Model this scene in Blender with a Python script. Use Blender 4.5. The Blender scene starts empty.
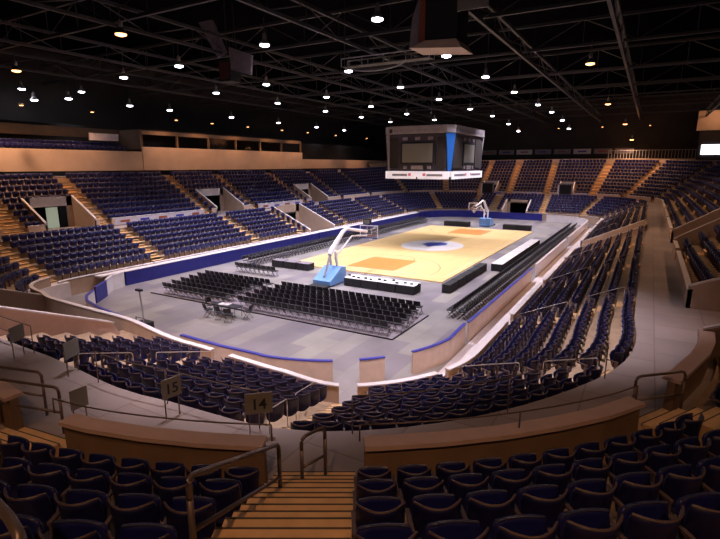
import bpy, bmesh, math, random
import numpy as np
from mathutils import Vector, Matrix
random.seed(7)
R = math.radians
PI = math.pi
scn = bpy.context.scene
COL = scn.collection

# ------------------------------------------------------------------ camera
CAM = Vector((-59.03, -23.08, 10.1))
YAW, PITCH = 30.24, 11.98
cd = bpy.data.cameras.new('camera')
cd.sensor_width = 36
cd.lens = 490 / 720 * 36
cd.clip_end = 400
cam = bpy.data.objects.new('camera', cd)
COL.objects.link(cam)
cam.location = CAM
cam.rotation_euler = (R(90 - PITCH), 0, R(YAW - 90))
scn.camera = cam

# ------------------------------------------------------------------ world, exposure
w = bpy.data.worlds.new('world')
scn.world = w
w.use_nodes = True
w.node_tree.nodes['Background'].inputs[0].default_value = (0.55, 0.42, 0.42, 1)
w.node_tree.nodes['Background'].inputs[1].default_value = 0.009
scn.view_settings.view_transform = 'Standard'
scn.view_settings.look = 'None'
scn.view_settings.gamma = 1
scn.view_settings.exposure = 1.82
WHITE_LAMP_W = 3900.0
WARM_LAMP_W = 1300.0
CONCOURSE_LAMP_W = 2700.0
WALL_WASH_W = 160.0

# ------------------------------------------------------------------ materials
def mat(name, col, rough=0.6, metal=0.0, noise=0.0, scale=4.0, emit=None, estr=0.0, bump=0.0, spec=0.5):
    m = bpy.data.materials.new(name)
    m.use_nodes = True
    nt = m.node_tree
    b = nt.nodes['Principled BSDF']
    b.inputs['Base Color'].default_value = (*col, 1)
    b.inputs['Roughness'].default_value = rough
    b.inputs['Metallic'].default_value = metal
    b.inputs['Specular IOR Level'].default_value = spec
    if emit:
        b.inputs['Emission Color'].default_value = (*emit, 1)
        b.inputs['Emission Strength'].default_value = estr
    if noise or bump:
        tc = nt.nodes.new('ShaderNodeTexCoord')
        n = nt.nodes.new('ShaderNodeTexNoise')
        n.inputs['Scale'].default_value = scale
        n.inputs['Detail'].default_value = 5
        nt.links.new(tc.outputs['Object'], n.inputs['Vector'])
        if noise:
            r = nt.nodes.new('ShaderNodeValToRGB')
            r.color_ramp.elements[0].position = 0.3
            r.color_ramp.elements[1].position = 0.7
            r.color_ramp.elements[0].color = (*[c * (1 - noise) for c in col], 1)
            r.color_ramp.elements[1].color = (*[min(1, c * (1 + noise)) for c in col], 1)
            nt.links.new(n.outputs['Fac'], r.inputs[0])
            nt.links.new(r.outputs[0], b.inputs['Base Color'])
        if bump:
            bp = nt.nodes.new('ShaderNodeBump')
            bp.inputs['Strength'].default_value = bump
            nt.links.new(n.outputs['Fac'], bp.inputs['Height'])
            nt.links.new(bp.outputs[0], b.inputs['Normal'])
    return m

def brick_mat(name, c1, c2, mortar, bw, bh, rough=0.6, msize=0.01, rot=0.0, bias=0.0, noise=0.0):
    m = bpy.data.materials.new(name)
    m.use_nodes = True
    nt = m.node_tree
    b = nt.nodes['Principled BSDF']
    b.inputs['Roughness'].default_value = rough
    tc = nt.nodes.new('ShaderNodeTexCoord')
    mp = nt.nodes.new('ShaderNodeMapping')
    mp.inputs['Rotation'].default_value = (0, 0, rot)
    br = nt.nodes.new('ShaderNodeTexBrick')
    br.inputs['Color1'].default_value = (*c1, 1)
    br.inputs['Color2'].default_value = (*c2, 1)
    br.inputs['Mortar'].default_value = (*mortar, 1)
    br.inputs['Scale'].default_value = 1
    br.inputs['Mortar Size'].default_value = msize
    br.inputs['Bias'].default_value = bias
    br.inputs['Brick Width'].default_value = bw
    br.inputs['Row Height'].default_value = bh
    nt.links.new(tc.outputs['Object'], mp.inputs[0])
    nt.links.new(mp.outputs[0], br.inputs['Vector'])
    out = br.outputs['Color']
    if noise:
        n = nt.nodes.new('ShaderNodeTexNoise')
        n.inputs['Scale'].default_value = 0.35
        n.inputs['Detail'].default_value = 4
        nt.links.new(tc.outputs['Object'], n.inputs['Vector'])
        mx = nt.nodes.new('ShaderNodeMix')
        mx.data_type = 'RGBA'
        mx.blend_type = 'OVERLAY'
        mx.inputs[0].default_value = noise
        nt.links.new(out, mx.inputs[6])
        nt.links.new(n.outputs['Fac'], mx.inputs[7])
        out = mx.outputs[2]
    nt.links.new(out, b.inputs['Base Color'])
    return m

M = {}
M['floor'] = brick_mat('rink_cover', (0.19, 0.165, 0.19), (0.30, 0.275, 0.25), (0.20, 0.17, 0.18), 3.6, 1.2, 0.42, 0.01, 0, 0, 0.5)
M['walk'] = mat('walkway_concrete', (0.74, 0.66, 0.68), 0.5, noise=0.1, scale=0.8)
M['concourse'] = mat('concourse_concrete', (0.34, 0.265, 0.24), 0.5, noise=0.14, scale=1.2, bump=0.05)
M['conc_slab'] = brick_mat('concourse_slab', (0.34, 0.28, 0.28), (0.40, 0.335, 0.33), (0.26, 0.20, 0.18), 1.7, 1.7, 0.45, 0.02, 0, 0, 0.4)
M['tread'] = mat('terrace_concrete', (0.44, 0.31, 0.21), 0.7, noise=0.15, scale=2)
M['step'] = mat('aisle_step', (0.85, 0.54, 0.26), 0.6, noise=0.12, scale=3)
M['nosing'] = mat('step_nosing', (0.10, 0.07, 0.05), 0.7)
M['tan'] = mat('tan_wall', (0.50, 0.36, 0.27), 0.6, noise=0.08, scale=1.5)
M['brown'] = mat('brown_wall', (0.235, 0.15, 0.095), 0.6, noise=0.12, scale=1.5)
M['cap'] = mat('wall_cap', (0.66, 0.47, 0.42), 0.45, noise=0.06, scale=3)
M['white'] = mat('white_paint', (0.78, 0.72, 0.74), 0.5, noise=0.05, scale=2)
M['beige'] = mat('beige_wall', (0.62, 0.44, 0.33), 0.7, noise=0.06, scale=0.8)
M['navy'] = mat('navy_seat', (0.007, 0.0075, 0.065), 0.45)
M['rim'] = mat('seat_rim_highlight', (0.10, 0.065, 0.065), 0.45)  # warm highlight on the seat backs, painted into the colour
M['edge'] = mat('seat_edge_highlight', (0.04, 0.045, 0.10), 0.25)  # bluish highlight on the pan edge, painted into the colour
M['boardtan'] = mat('board_plywood', (0.66, 0.50, 0.40), 0.5, noise=0.08, scale=2)
M['navy_pan'] = mat('navy_pan', (0.010, 0.012, 0.11), 0.42)
M['iron'] = mat('seat_iron', (0.16, 0.12, 0.13), 0.45, 0.3)
M['blue'] = mat('royal_blue', (0.02, 0.022, 0.24), 0.45, noise=0.15, scale=2)
M['bluecap'] = mat('blue_cap', (0.05, 0.05, 0.36), 0.4)
M['skyblue'] = mat('padding_blue', (0.15, 0.31, 0.62), 0.4)
M['black'] = mat('black_cloth', (0.012, 0.011, 0.013), 0.7)
M['blackchair'] = mat('black_vinyl', (0.010, 0.008, 0.012), 0.45)
M['chairleg'] = mat('chair_steel', (0.10, 0.09, 0.11), 0.45, 0.5)
M['rail'] = mat('rail_metal', (0.20, 0.155, 0.14), 0.4, 0.55)
M['lightrail'] = mat('galvanised_rail', (0.48, 0.44, 0.45), 0.4, 0.5)
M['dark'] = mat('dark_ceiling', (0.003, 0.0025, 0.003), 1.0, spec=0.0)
M['truss'] = mat('truss_steel', (0.038, 0.033, 0.035), 0.6)
M['darkwall'] = mat('dark_wall', (0.025, 0.018, 0.016), 0.8, noise=0.3, scale=0.4)
M['signgrey'] = mat('sign_grey', (0.25, 0.23, 0.20), 0.5, noise=0.06, scale=6)
M['ink'] = mat('sign_ink', (0.02, 0.018, 0.03), 0.5)
M['screen'] = mat('screen_grey', (0.20, 0.19, 0.165), 0.35)
M['sbdark'] = mat('scoreboard_panel', (0.045, 0.035, 0.055), 0.5, noise=0.2, scale=1)
M['sbframe'] = mat('scoreboard_frame', (0.30, 0.26, 0.27), 0.5, noise=0.1, scale=2)
M['ad'] = mat('lit_advert', (0.8, 0.75, 0.78), 0.5, emit=(0.95, 0.86, 0.95), estr=0.14)
M['adpink'] = mat('advert_red', (0.65, 0.12, 0.16), 0.5, emit=(0.75, 0.2, 0.25), estr=0.1)
M['bluewedge'] = mat('scoreboard_blue', (0.015, 0.10, 0.36), 0.4, emit=(0.01, 0.08, 0.35), estr=0.04)
M['wood'] = None
M['paintorange'] = mat('lane_orange', (0.70, 0.26, 0.07), 0.3, noise=0.06, scale=2)
M['paintwhite'] = mat('court_white', (0.80, 0.76, 0.74), 0.3)
M['paintblue'] = mat('court_blue', (0.06, 0.10, 0.45), 0.3)
M['paintdark'] = mat('court_line', (0.12, 0.09, 0.08), 0.3)
M['lamp'] = mat('lamp_white', (1, 1, 1), 0.5, emit=(0.86, 0.86, 1.0), estr=6)
M['lampwarm'] = mat('lamp_warm', (1, 0.8, 0.6), 0.5, emit=(1.0, 0.40, 0.14), estr=1.8)
M['doorlight'] = mat('lit_doorway', (0.5, 0.6, 0.5), 0.5, emit=(0.42, 0.50, 0.38), estr=0.12)
M['window'] = mat('lit_window', (0.8, 0.8, 0.8), 0.5, emit=(0.9, 0.88, 1.0), estr=0.6)
M['darkred'] = mat('dark_red', (0.08, 0.02, 0.018), 0.7)
M['red'] = mat('rust_red', (0.35, 0.09, 0.05), 0.6)
M['banner'] = mat('vinyl_banner', (0.62, 0.55, 0.60), 0.5, noise=0.08, scale=2)
M['bannerdim'] = mat('grey_banner', (0.25, 0.21, 0.24), 0.6, noise=0.2, scale=2)

def glass_mat():
    m = bpy.data.materials.new('clear_glass')
    m.use_nodes = True
    nt = m.node_tree
    nt.nodes.remove(nt.nodes['Principled BSDF'])
    t = nt.nodes.new('ShaderNodeBsdfTransparent')
    g = nt.nodes.new('ShaderNodeBsdfGlossy')
    g.inputs['Roughness'].default_value = 0.05
    mx = nt.nodes.new('ShaderNodeMixShader')
    mx.inputs[0].default_value = 0.12
    nt.links.new(t.outputs[0], mx.inputs[1]); nt.links.new(g.outputs[0], mx.inputs[2])
    nt.links.new(mx.outputs[0], nt.nodes['Material Output'].inputs[0])
    return m
M['glass'] = glass_mat()

def wood_mat():
    m = brick_mat('maple_floor', (0.76, 0.52, 0.22), (0.84, 0.59, 0.26), (0.68, 0.45, 0.18), 2.4, 0.16, 0.28, 0.004, 0, 0, 0.12)
    return m
M['wood'] = wood_mat()

# ------------------------------------------------------------------ mesh helpers
class MB:
    """collects shapes with material slots"""
    def __init__(s):
        s.v = []; s.f = []; s.mi = []; s.m = []
    def slot(s, m):
        if m not in s.m: s.m.append(m)
        return s.m.index(m)
    def add(s, vs, fs, m):
        n = len(s.v); k = s.slot(m)
        s.v += [tuple(x) for x in vs]
        for f in fs:
            s.f.append(tuple(i + n for i in f)); s.mi.append(k)
        return s
    def box(s, c, d, m, rz=0.0, top=None):
        hx, hy, hz = d[0] / 2, d[1] / 2, d[2] / 2
        tx, ty = (hx, hy) if top is None else (hx * top[0], hy * top[1])
        ca, sa = math.cos(rz), math.sin(rz)
        vs = []
        for z, ax, ay in ((-hz, hx, hy), (hz, tx, ty)):
            for x, y in ((-ax, -ay), (ax, -ay), (ax, ay), (-ax, ay)):
                vs.append((c[0] + x * ca - y * sa, c[1] + x * sa + y * ca, c[2] + z))
        return s.add(vs, [(3, 2, 1, 0), (4, 5, 6, 7), (0, 1, 5, 4), (1, 2, 6, 5), (2, 3, 7, 6), (3, 0, 4, 7)], m)
    def tube(s, pts, r, m, n=8, close=False):
        pts = [Vector(p) for p in pts]
        rings = []
        for i, p in enumerate(pts):
            if close:
                d = pts[(i + 1) % len(pts)] - pts[i - 1]
            else:
                d = (pts[min(i + 1, len(pts) - 1)] - pts[max(i - 1, 0)])
            d.normalize()
            u = Vector((0, 0, 1)) if abs(d.z) < 0.9 else Vector((1, 0, 0))
            a = d.cross(u).normalized(); b = d.cross(a).normalized()
            rr = r[i] if isinstance(r, (list, tuple)) else r
            rings.append([p + (a * math.cos(2 * PI * k / n) + b * math.sin(2 * PI * k / n)) * rr for k in range(n)])
        vs = [v for ring in rings for v in ring]
        fs = []
        cnt = len(pts) if close else len(pts) - 1
        for i in range(cnt):
            j = (i + 1) % len(pts)
            for k in range(n):
                l = (k + 1) % n
                fs.append((i * n + k, i * n + l, j * n + l, j * n + k))
        if not close:
            fs.append(tuple(range(n))[::-1]); fs.append(tuple((len(pts) - 1) * n + k for k in range(n)))
        return s.add(vs, fs, m)
    def lathe(s, c, prof, m, n=16):
        vs = []; fs = []
        for (r, z) in prof:
            for k in range(n):
                a = 2 * PI * k / n
                vs.append((c[0] + r * math.cos(a), c[1] + r * math.sin(a), c[2] + z))
        for i in range(len(prof) - 1):
            for k in range(n):
                l = (k + 1) % n
                fs.append((i * n + k, i * n + l, (i + 1) * n + l, (i + 1) * n + k))
        fs.append(tuple(range(n))[::-1]); fs.append(tuple((len(prof) - 1) * n + k for k in range(n)))
        return s.add(vs, fs, m)
    def prism(s, poly, vec, m):
        """closed polygon of 3d points extruded by vec"""
        n = len(poly); v2 = Vector(vec)
        vs = [Vector(p) for p in poly] + [Vector(p) + v2 for p in poly]
        fs = [tuple(range(n))[::-1], tuple(range(n, 2 * n))]
        for i in range(n):
            j = (i + 1) % n
            fs.append((i, j, n + j, n + i))
        return s.add(vs, fs, m)
    def build(s, name, parent=None, smooth=False):
        me = bpy.data.meshes.new(name)
        me.from_pydata(s.v, [], s.f)
        for m in s.m: me.materials.append(M[m] if isinstance(m, str) else m)
        me.polygons.foreach_set('material_index', s.mi)
        if smooth: me.polygons.foreach_set('use_smooth', [True] * len(s.f))
        bm = bmesh.new(); bm.from_mesh(me)
        bmesh.ops.recalc_face_normals(bm, faces=bm.faces); bm.to_mesh(me); bm.free()
        me.update()
        o = bpy.data.objects.new(name, me)
        COL.objects.link(o)
        if parent: o.parent = parent
        return o

def tag(o, label, cat, group=None, kind=None):
    if label: o['label'] = label
    if cat: o['category'] = cat
    if group: o['group'] = group
    if kind: o['kind'] = kind
    return o
def empty(name, loc=(0, 0, 0), rz=0.0):
    o = bpy.data.objects.new(name, None)
    o.empty_display_size = 0.2
    COL.objects.link(o); o.location = loc; o.rotation_euler = (0, 0, rz)
    return o
def struct(mb, name, label=None):
    o = mb.build(name)
    o['kind'] = 'structure'
    if label: o['label'] = label
    return o
def copy_tree(o, parent=None):
    c = o.copy(); COL.objects.link(c)
    if parent: c.parent = parent
    for ch in KIDS.get(o.name, list(o.children)): copy_tree(ch, c)
    return c
KIDS = {}
ORD = ['first', 'second', 'third', 'fourth', 'fifth', 'sixth', 'seventh', 'eighth', 'ninth', 'tenth', 'eleventh', 'twelfth',
       'thirteenth', 'fourteenth', 'fifteenth', 'sixteenth', 'seventeenth', 'eighteenth', 'nineteenth', 'twentieth']
TENS = {20: 'twenty', 30: 'thirty', 40: 'forty', 50: 'fifty', 60: 'sixty', 70: 'seventy', 80: 'eighty', 90: 'ninety'}
def ordw(n):
    if n <= 20: return ORD[n - 1]
    if n > 99: return 'hundredth' if n == 100 else 'hundred and ' + ordw(n - 100)
    t, u = n // 10 * 10, n % 10
    return TENS[t][:-1] + 'ieth' if u == 0 else TENS[t] + '-' + ORD[u - 1]

# ------------------------------------------------------------------ bowl path: a rounded rectangle
XN, XF, YR, YL = -38.3, 31.0, -10.0, 9.0
R0 = 13.0
QA = PI / 2 * R0
SEG = [XF - XN, QA, YL - YR, QA, XF - XN, QA, YL - YR, QA]
CUM = [0]
for q in SEG: CUM.append(CUM[-1] + q)
TT = CUM[-1]
def P(t, r, z=None):
    """point and outward direction on the path at offset r from the corner centres"""
    t %= TT
    i = 0
    while t > CUM[i + 1] + 1e-9: i += 1
    u = t - CUM[i]
    if i == 0: p, n = (XF - u, YR - r), (0, -1)
    elif i == 2: p, n = (XN - r, YR + u), (-1, 0)
    elif i == 4: p, n = (XN + u, YL + r), (0, 1)
    elif i == 6: p, n = (XF + r, YL - u), (1, 0)
    else:
        c, a0 = {1: ((XN, YR), 270), 3: ((XN, YL), 180), 5: ((XF, YL), 90), 7: ((XF, YR), 0)}[i]
        a = R(a0) - u / R0
        n = (math.cos(a), math.sin(a)); p = (c[0] + r * n[0], c[1] + r * n[1])
    if z is None: return Vector((p[0], p[1], 0)), Vector((n[0], n[1], 0))
    return Vector((p[0], p[1], z))
tR = lambda x: XF - x
tNR = lambda a: CUM[1] + R(270 - a) * R0
tN = lambda y: CUM[2] + (y - YR)
tNL = lambda a: CUM[3] + R(180 - a) * R0
tL = lambda x: CUM[4] + (x - XN)
tFL = lambda a: CUM[5] + R(90 - a) * R0
tF = lambda y: CUM[6] + (YL - y)
tFR = lambda a: CUM[7] + R(0 - a) * R0
def speed(t, r):
    t %= TT
    for i in (1, 3, 5, 7):
        if CUM[i] < t < CUM[i + 1]: return r / R0
    return 1.0

# profile
LRISE, LN = 0.405, 7                                # lower bowl: rise and number of rows
LZ0, CZ, UZ0 = 1.15, 4.0, 4.15
def lerp_table(t, tab):
    for (a, va), (b, vb) in zip(tab, tab[1:]):
        if a <= t <= b:
            k = (t - a) / (b - a); k = k * k * (3 - 2 * k)
            return va + (vb - va) * k
    return tab[-1][1]
RISE_TAB = [(0, 0.56), (tR(-15), 0.54), (tR(-34), 0.42), (tNR(250), 0.52), (tNR(235), 0.575), (tN(2), 0.575), (tNL(120), 0.46), (tL(-32), 0.52), (tL(25), 0.52), (tFL(45), 0.6), (tF(-10), 0.62), (TT, 0.56)]
rise = lambda t: lerp_table(t % TT, RISE_TAB)
LR_TAB = [(0, 7.2), (tNR(215), 7.2), (tNR(185), 6.2), (tN(-5), 5.9), (tN(2), 4.9), (tNL(160), 4.6), (tNL(110), 6.4), (tL(-36), 6.9), (tFL(45), 6.9), (tF(0), 6.9), (TT, 7.2)]
CR_TAB = [(0, 13.1), (tR(-36), 13.1), (tNR(245), 13.6), (tNR(210), 14.05), (tNR(190), 13.2), (tN(-6), 12.8), (tN(5), 12.4), (tNL(150), 13.0), (tNL(100), 13.1), (TT, 13.1)]
UW_TAB = [(0, 15.0), (tR(-38), 15.0), (tNR(252), 15.45), (tNR(232), 15.95), (tNR(195), 15.95), (tN(-8), 15.4), (tN(5), 15.0), (TT, 15.0)]
URUN_TAB = [(0, 0.82), (tR(-22), 0.82), (tNR(255), 1.05), (tNR(236), 1.15), (tN(0), 1.15), (tNL(120), 0.85), (TT, 0.82)]
LRf = lambda t: lerp_table(t % TT, LR_TAB)
CRf = lambda t: lerp_table(t % TT, CR_TAB)
URf = lambda t: lerp_table(t % TT, UW_TAB)
lrun = lambda t: (CRf(t) - LRf(t)) / LN
urun = lambda t: lerp_table(t % TT, URUN_TAB)
lr = lambda t, k: LRf(t) + lrun(t) * k
ur = lambda t, k: URf(t) + 0.2 + 0.3 * max(0, (urun(t) - 0.82) / 0.33) + urun(t) * k
near_k = lambda t: max(0.0, (urun(t) - 0.82) / 0.33)
UZ = lambda t, k: UZ0 + rise(t) * k
LZ = lambda k, t=0.0: LZ0 + (LRISE - 0.085 * near_k(t)) * k
def urows(t):
    t %= TT
    return 9 if tNL(100) < t < tFL(70) else (8 if tNR(256) < t < tNL(125) else 11)

# aisles (t, width)
L_AISLES = [(tR(28), 1.1), (tR(18), 1.1), (tR(8), 1.1), (tR(-2), 1.1), (tR(-12), 1.1), (tR(-22.5), 1.1), (tR(-32.3), 1.1), (tNR(251), 1.1),
            (tNR(203.5), 1.3), (tN(-7.2), 1.2), (tNL(99.7), 1.5), (tL(-29.2), 1.3), (tL(-15.7), 1.3), (tL(-7.1), 1.2), (tL(4.4), 1.2), (tL(15.5), 1.2), (tL(26), 1.2),
            (tFL(40), 1.2), (tF(7.5), 1.2), (tF(3.1), 1.2), (tF(-6), 1.2), (tFR(-25), 1.2), (tFR(-65), 1.2)]
SLANT = {round(tNR(203.5), 3): tNR(213.5) - tNR(203.5), round(tNR(251), 3): tNR(246.5) - tNR(251)}    # aisles that lean: shift at the front row
def aisle_t(t, k, level):
    return t + (SLANT.get(round(t, 3), 0) * (1 - k / LN) if level == 'l' else 0)
U_AISLES = [(tR(26), 1.2), (tR(14), 1.2), (tR(2), 1.2), (tR(-10), 1.2), (tR(-22), 1.2), (tNR(240), 1.5), (tNR(210.2), 1.55), (tNR(187.2), 1.7),
            (tN(3), 1.4), (tNL(130), 1.4), (tL(-37.5), 2.0), (tL(-29.2), 1.3), (tL(-15.7), 1.3), (tL(-7.1), 1.2), (tL(4.4), 1.2), (tL(15.5), 1.2), (tL(26), 1.2),
            (tFL(60), 1.2), (tFL(25), 1.2), (tF(8.5), 1.3), (tF(2.2), 1.3), (tF(-5.2), 1.3), (tFR(-14), 1.6), (tFR(-38), 1.3), (tFR(-66), 1.3)]
# portals: (t0, t1, first row, last row + 1)
L_PORTS = [(tN(1.4), tNL(158), 0, 7), (tL(-5.6), tL(0.2), 0, 7), (tR(0.6), tR(-5.2), 0, 7), (tF(1.2), tF(-3.2), 0, 4)]
U_PORTS = [(tL(-34.9), tL(-30.4), 0, 4), (tL(-14.2), tL(-9.6), 0, 4), (tL(6.2), tL(10.8), 0, 4), (tR(-34.0), tNR(262), 0, 6),
           (tR(-12.5), tR(-17.5), 0, 5), (tF(8.0), tF(5.2), 0, 3), (tF(-7.6), tF(-10.0), 0, 3), (tN(-9.0), tN(-4.2), 0, 0)]
def in_port(t, k, ports, pad=0.0):
    for a, b, k0, k1 in ports:
        if a - pad < t < b + pad and k0 <= k < k1: return True
    return False

def tsamples(t0, t1, extra=()):
    s = {round(t0, 4), round(t1, 4)}
    x = t0
    while x < t1:
        s.add(round(x, 4)); 
        x += 1.0
    for e in list(extra) + CUM:
        if t0 < e < t1: s.add(round(e, 4))
    return sorted(s)

# ------------------------------------------------------------------ structure: floor, terraces
mb = MB(); mb.box((-3, 0, -0.15), (160, 110, 0.3), 'floor'); struct(mb, 'floor', 'grey panelled arena floor around the basketball court')
# pale walkway ring outside the boards
def ring(mb, r0, z0, r1, z1, t0, t1, m, extra=()):
    ts = tsamples(t0, t1, extra)
    f0 = r0 if callable(r0) else (lambda t: r0); f1 = r1 if callable(r1) else (lambda t: r1)
    for a, b in zip(ts, ts[1:]):
        za = z0(a) if callable(z0) else z0; zb = z0(b) if callable(z0) else z0
        ya = z1(a) if callable(z1) else z1; yb = z1(b) if callable(z1) else z1
        mb.add([P(a, f0(a), za), P(b, f0(b), zb), P(b, f1(b), yb), P(a, f1(a), ya)], [(0, 1, 2, 3)], m)
mb = MB(); ring(mb, 4.95, 0.012, LRf, 0.012, tR(30), tN(2), 'walk'); struct(mb, 'floor', 'pale concrete walkway outside the tan boards')

def terrace(level):
    mb = MB()
    ports, n = (L_PORTS, LN) if level == 'l' else (U_PORTS, 11)
    ex = [q for p in ports for q in p[:2]]
    ts = tsamples(0, TT, ex)
    for a, b in zip(ts, ts[1:]):
        m_ = (a + b) / 2
        nn = n if level == 'l' else urows(m_)
        for k in range(nn + (0 if level == 'l' else 1)):
            if in_port(m_, k, ports): continue
            if level == 'l':
                ra0, ra1, rb0, rb1 = lr(a, k), lr(a, k + 1), lr(b, k), lr(b, k + 1); za, zb = LZ(k, a), LZ(k, b); pa, pb = (LZ(k - 1, a), LZ(k - 1, b)) if k else (0, 0)
            else:
                ra0, ra1, rb0, rb1 = ur(a, k), ur(a, k + 1), ur(b, k), ur(b, k + 1); za, zb = UZ(a, k), UZ(b, k)
                pa, pb = (UZ(a, k - 1), UZ(b, k - 1)) if k else (CZ, CZ)
                if k == nn: ra1, rb1 = ra0 + 8, rb0 + 8
            mb.add([P(a, ra0, za), P(b, rb0, zb), P(b, rb1, zb), P(a, ra1, za)], [(0, 1, 2, 3)], 'tread')
            if not in_port(m_, k - 1, ports):
                mb.add([P(a, ra0, pa), P(b, rb0, pb), P(b, rb0, zb), P(a, ra0, za)], [(0, 1, 2, 3)], 'tread')
        if level == 'l':
            mb.add([P(a, CRf(a), LZ(LN - 1, a)), P(b, CRf(b), LZ(LN - 1, b)), P(b, CRf(b), CZ), P(a, CRf(a), CZ)], [(0, 1, 2, 3)], 'tread')
    return mb
struct(terrace('l'), 'floor', 'stepped tan concrete terrace of the lower seating bowl')
struct(terrace('u'), 'floor', 'stepped tan concrete terrace of the upper seating bowl')
mb = MB()
ring(mb, CRf, CZ, URf, CZ, 0, TT, 'conc_slab')
for a, b, k0, k1 in U_PORTS:
    ring(mb, URf, CZ, (lambda t, k1=k1: ur(t, k1)), CZ, a, b, 'conc_slab')
ring(mb, URf, CZ + 0.003, (lambda t: ur(t, 0)), CZ + 0.003, 0, TT, 'conc_slab')
struct(mb, 'floor', 'grey brown concrete concourse between the two seating bowls')

# aisle steps
def steps(mb, t_, wd, level):
    n = LN if level == 'l' else urows(t_)
    for k in range(0, n + (1 if level == 'l' else 0)):
        t = aisle_t(t_, k, level)
        c, nrm = P(t, 0)
        ang = math.atan2(nrm.y, nrm.x)
        if level == 'l':
            r0 = lr(t, k); run = lrun(t); z1 = LZ(k, t) if k < n else CZ; z0 = LZ(k - 1, t) if k else 0.0; ns = 2
        else:
            sh = 0.62 if urun(t) > 1 else 0.0
            r0 = ur(t, k) - sh; run = urun(t); z1 = UZ(t, k); z0 = UZ(t, k - 1) if k else CZ; ns = 3 if run > 1 else 2
        lst = [(r0, r0 + run / ns, z1 + 0.012, z0 - 0.01)]
        if k or level == 'u': 
            for q in range(1, ns if k else 1): lst.append((r0 - run * q / ns, r0 - run * (q - 1) / ns - 0.001, z1 - (z1 - z0) * q / ns, z0 - (0.6 if level == 'u' and k else 0)))
        for (ra, rb, zt, zb) in lst:
            if level == 'l' and k == n and ra >= r0: continue
            p = P(t, (ra + rb) / 2, 0)
            mb.box((p.x, p.y, (zt + zb) / 2), (rb - ra, wd, zt - zb), 'step', ang)
            p = P(t, ra - 0.004, 0)
            mb.box((p.x, p.y, zt - 0.03), (0.03, wd, 0.066), 'nosing', ang)
for t, wd in L_AISLES:
    mb = MB(); steps(mb, t, wd, 'l'); struct(mb, 'floor', 'tan steps of a lower bowl aisle')
for t, wd in U_AISLES:
    mb = MB(); steps(mb, t, wd, 'u'); struct(mb, 'floor', 'tan steps of an upper bowl aisle')

# ------------------------------------------------------------------ walls of the bowl
def wall_ring(mb, r, th, z0, z1, t0, t1, m, capm=None, capw=None, caph=0.06, lean=0.0):
    ts = tsamples(t0, t1)
    f0 = z0 if callable(z0) else (lambda t: z0); f1 = z1 if callable(z1) else (lambda t: z1)
    fr = r if callable(r) else (lambda t: r)
    def strip(da, db, za, zb, m):
        sec = []
        for t in ts: sec.append([P(t, fr(t) + da - lean, za(t)), P(t, fr(t) + db, za(t)), P(t, fr(t) + db, zb(t)), P(t, fr(t) + da, zb(t))])
        vs = [v for s in sec for v in s]; fs = []
        for i in range(len(sec) - 1):
            for k in range(4):
                l = (k + 1) % 4
                fs.append((i * 4 + k, i * 4 + l, i * 4 + 4 + l, i * 4 + 4 + k))
        fs.append((0, 1, 2, 3)); e = (len(sec) - 1) * 4; fs.append((e + 3, e + 2, e + 1, e))
        mb.add(vs, fs, m)
    strip(0, th, f0, f1, m)
    if capm:
        strip(-capw, th + capw, f1, lambda t: f1(t) + caph, capm)
# lower front wall (seats start behind it)
def cut_ranges(t0, t1, cuts):
    out = []; cur = t0
    for a, b in sorted(cuts):
        if b < t0 or a > t1: continue
        if a > cur: out.append((cur, a))
        cur = max(cur, b)
    if cur < t1: out.append((cur, t1))
    return out
lcuts = [(a, b) for a, b, k0, k1 in L_PORTS[1:]] + [(aisle_t(t, 0, 'l') - w / 2, aisle_t(t, 0, 'l') + w / 2) for t, w in L_AISLES if not tL(-38) < t < tF(-10)]
for a, b in cut_ranges(0, TT, lcuts):
    near = tR(31) < a < tNL(110)
    mb = MB(); wall_ring(mb, (lambda t: LRf(t) - 0.16), 0.16, 0, 1.85 if near else 1.3, a, b, 'tan' if near else 'tan', 'white', 0.05, 0.05)
    struct(mb, 'wall_front', 'low tan wall with white cap before the lower seats')
# upper front wall
ucuts = [(a, b) for a, b, k0, k1 in U_PORTS] + [(t - w / 2, t + w / 2) for t, w in U_AISLES]
NEARW = (tR(-33), tN(9))
for a, b in cut_ranges(0, TT, ucuts):
    near = NEARW[0] < (a + b) / 2 < NEARW[1]
    mb = MB()
    if near:
        wall_ring(mb, URf, 0.18, CZ, 4.85, a, b, 'brown', 'cap', 0.11, 0.09, 0.05)
        wall_ring(mb, (lambda t: URf(t) - 0.045), 0.02, 4.43, 4.46, a, b, 'nosing')
    else:
        wall_ring(mb, URf, 0.16, CZ, 4.8, a, b, 'beige', 'white', 0.04, 0.05)
    struct(mb, 'wall_upper', 'curved brown wall with pale cap in front of the upper seats' if near else 'low beige wall in front of the upper seats')
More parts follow.
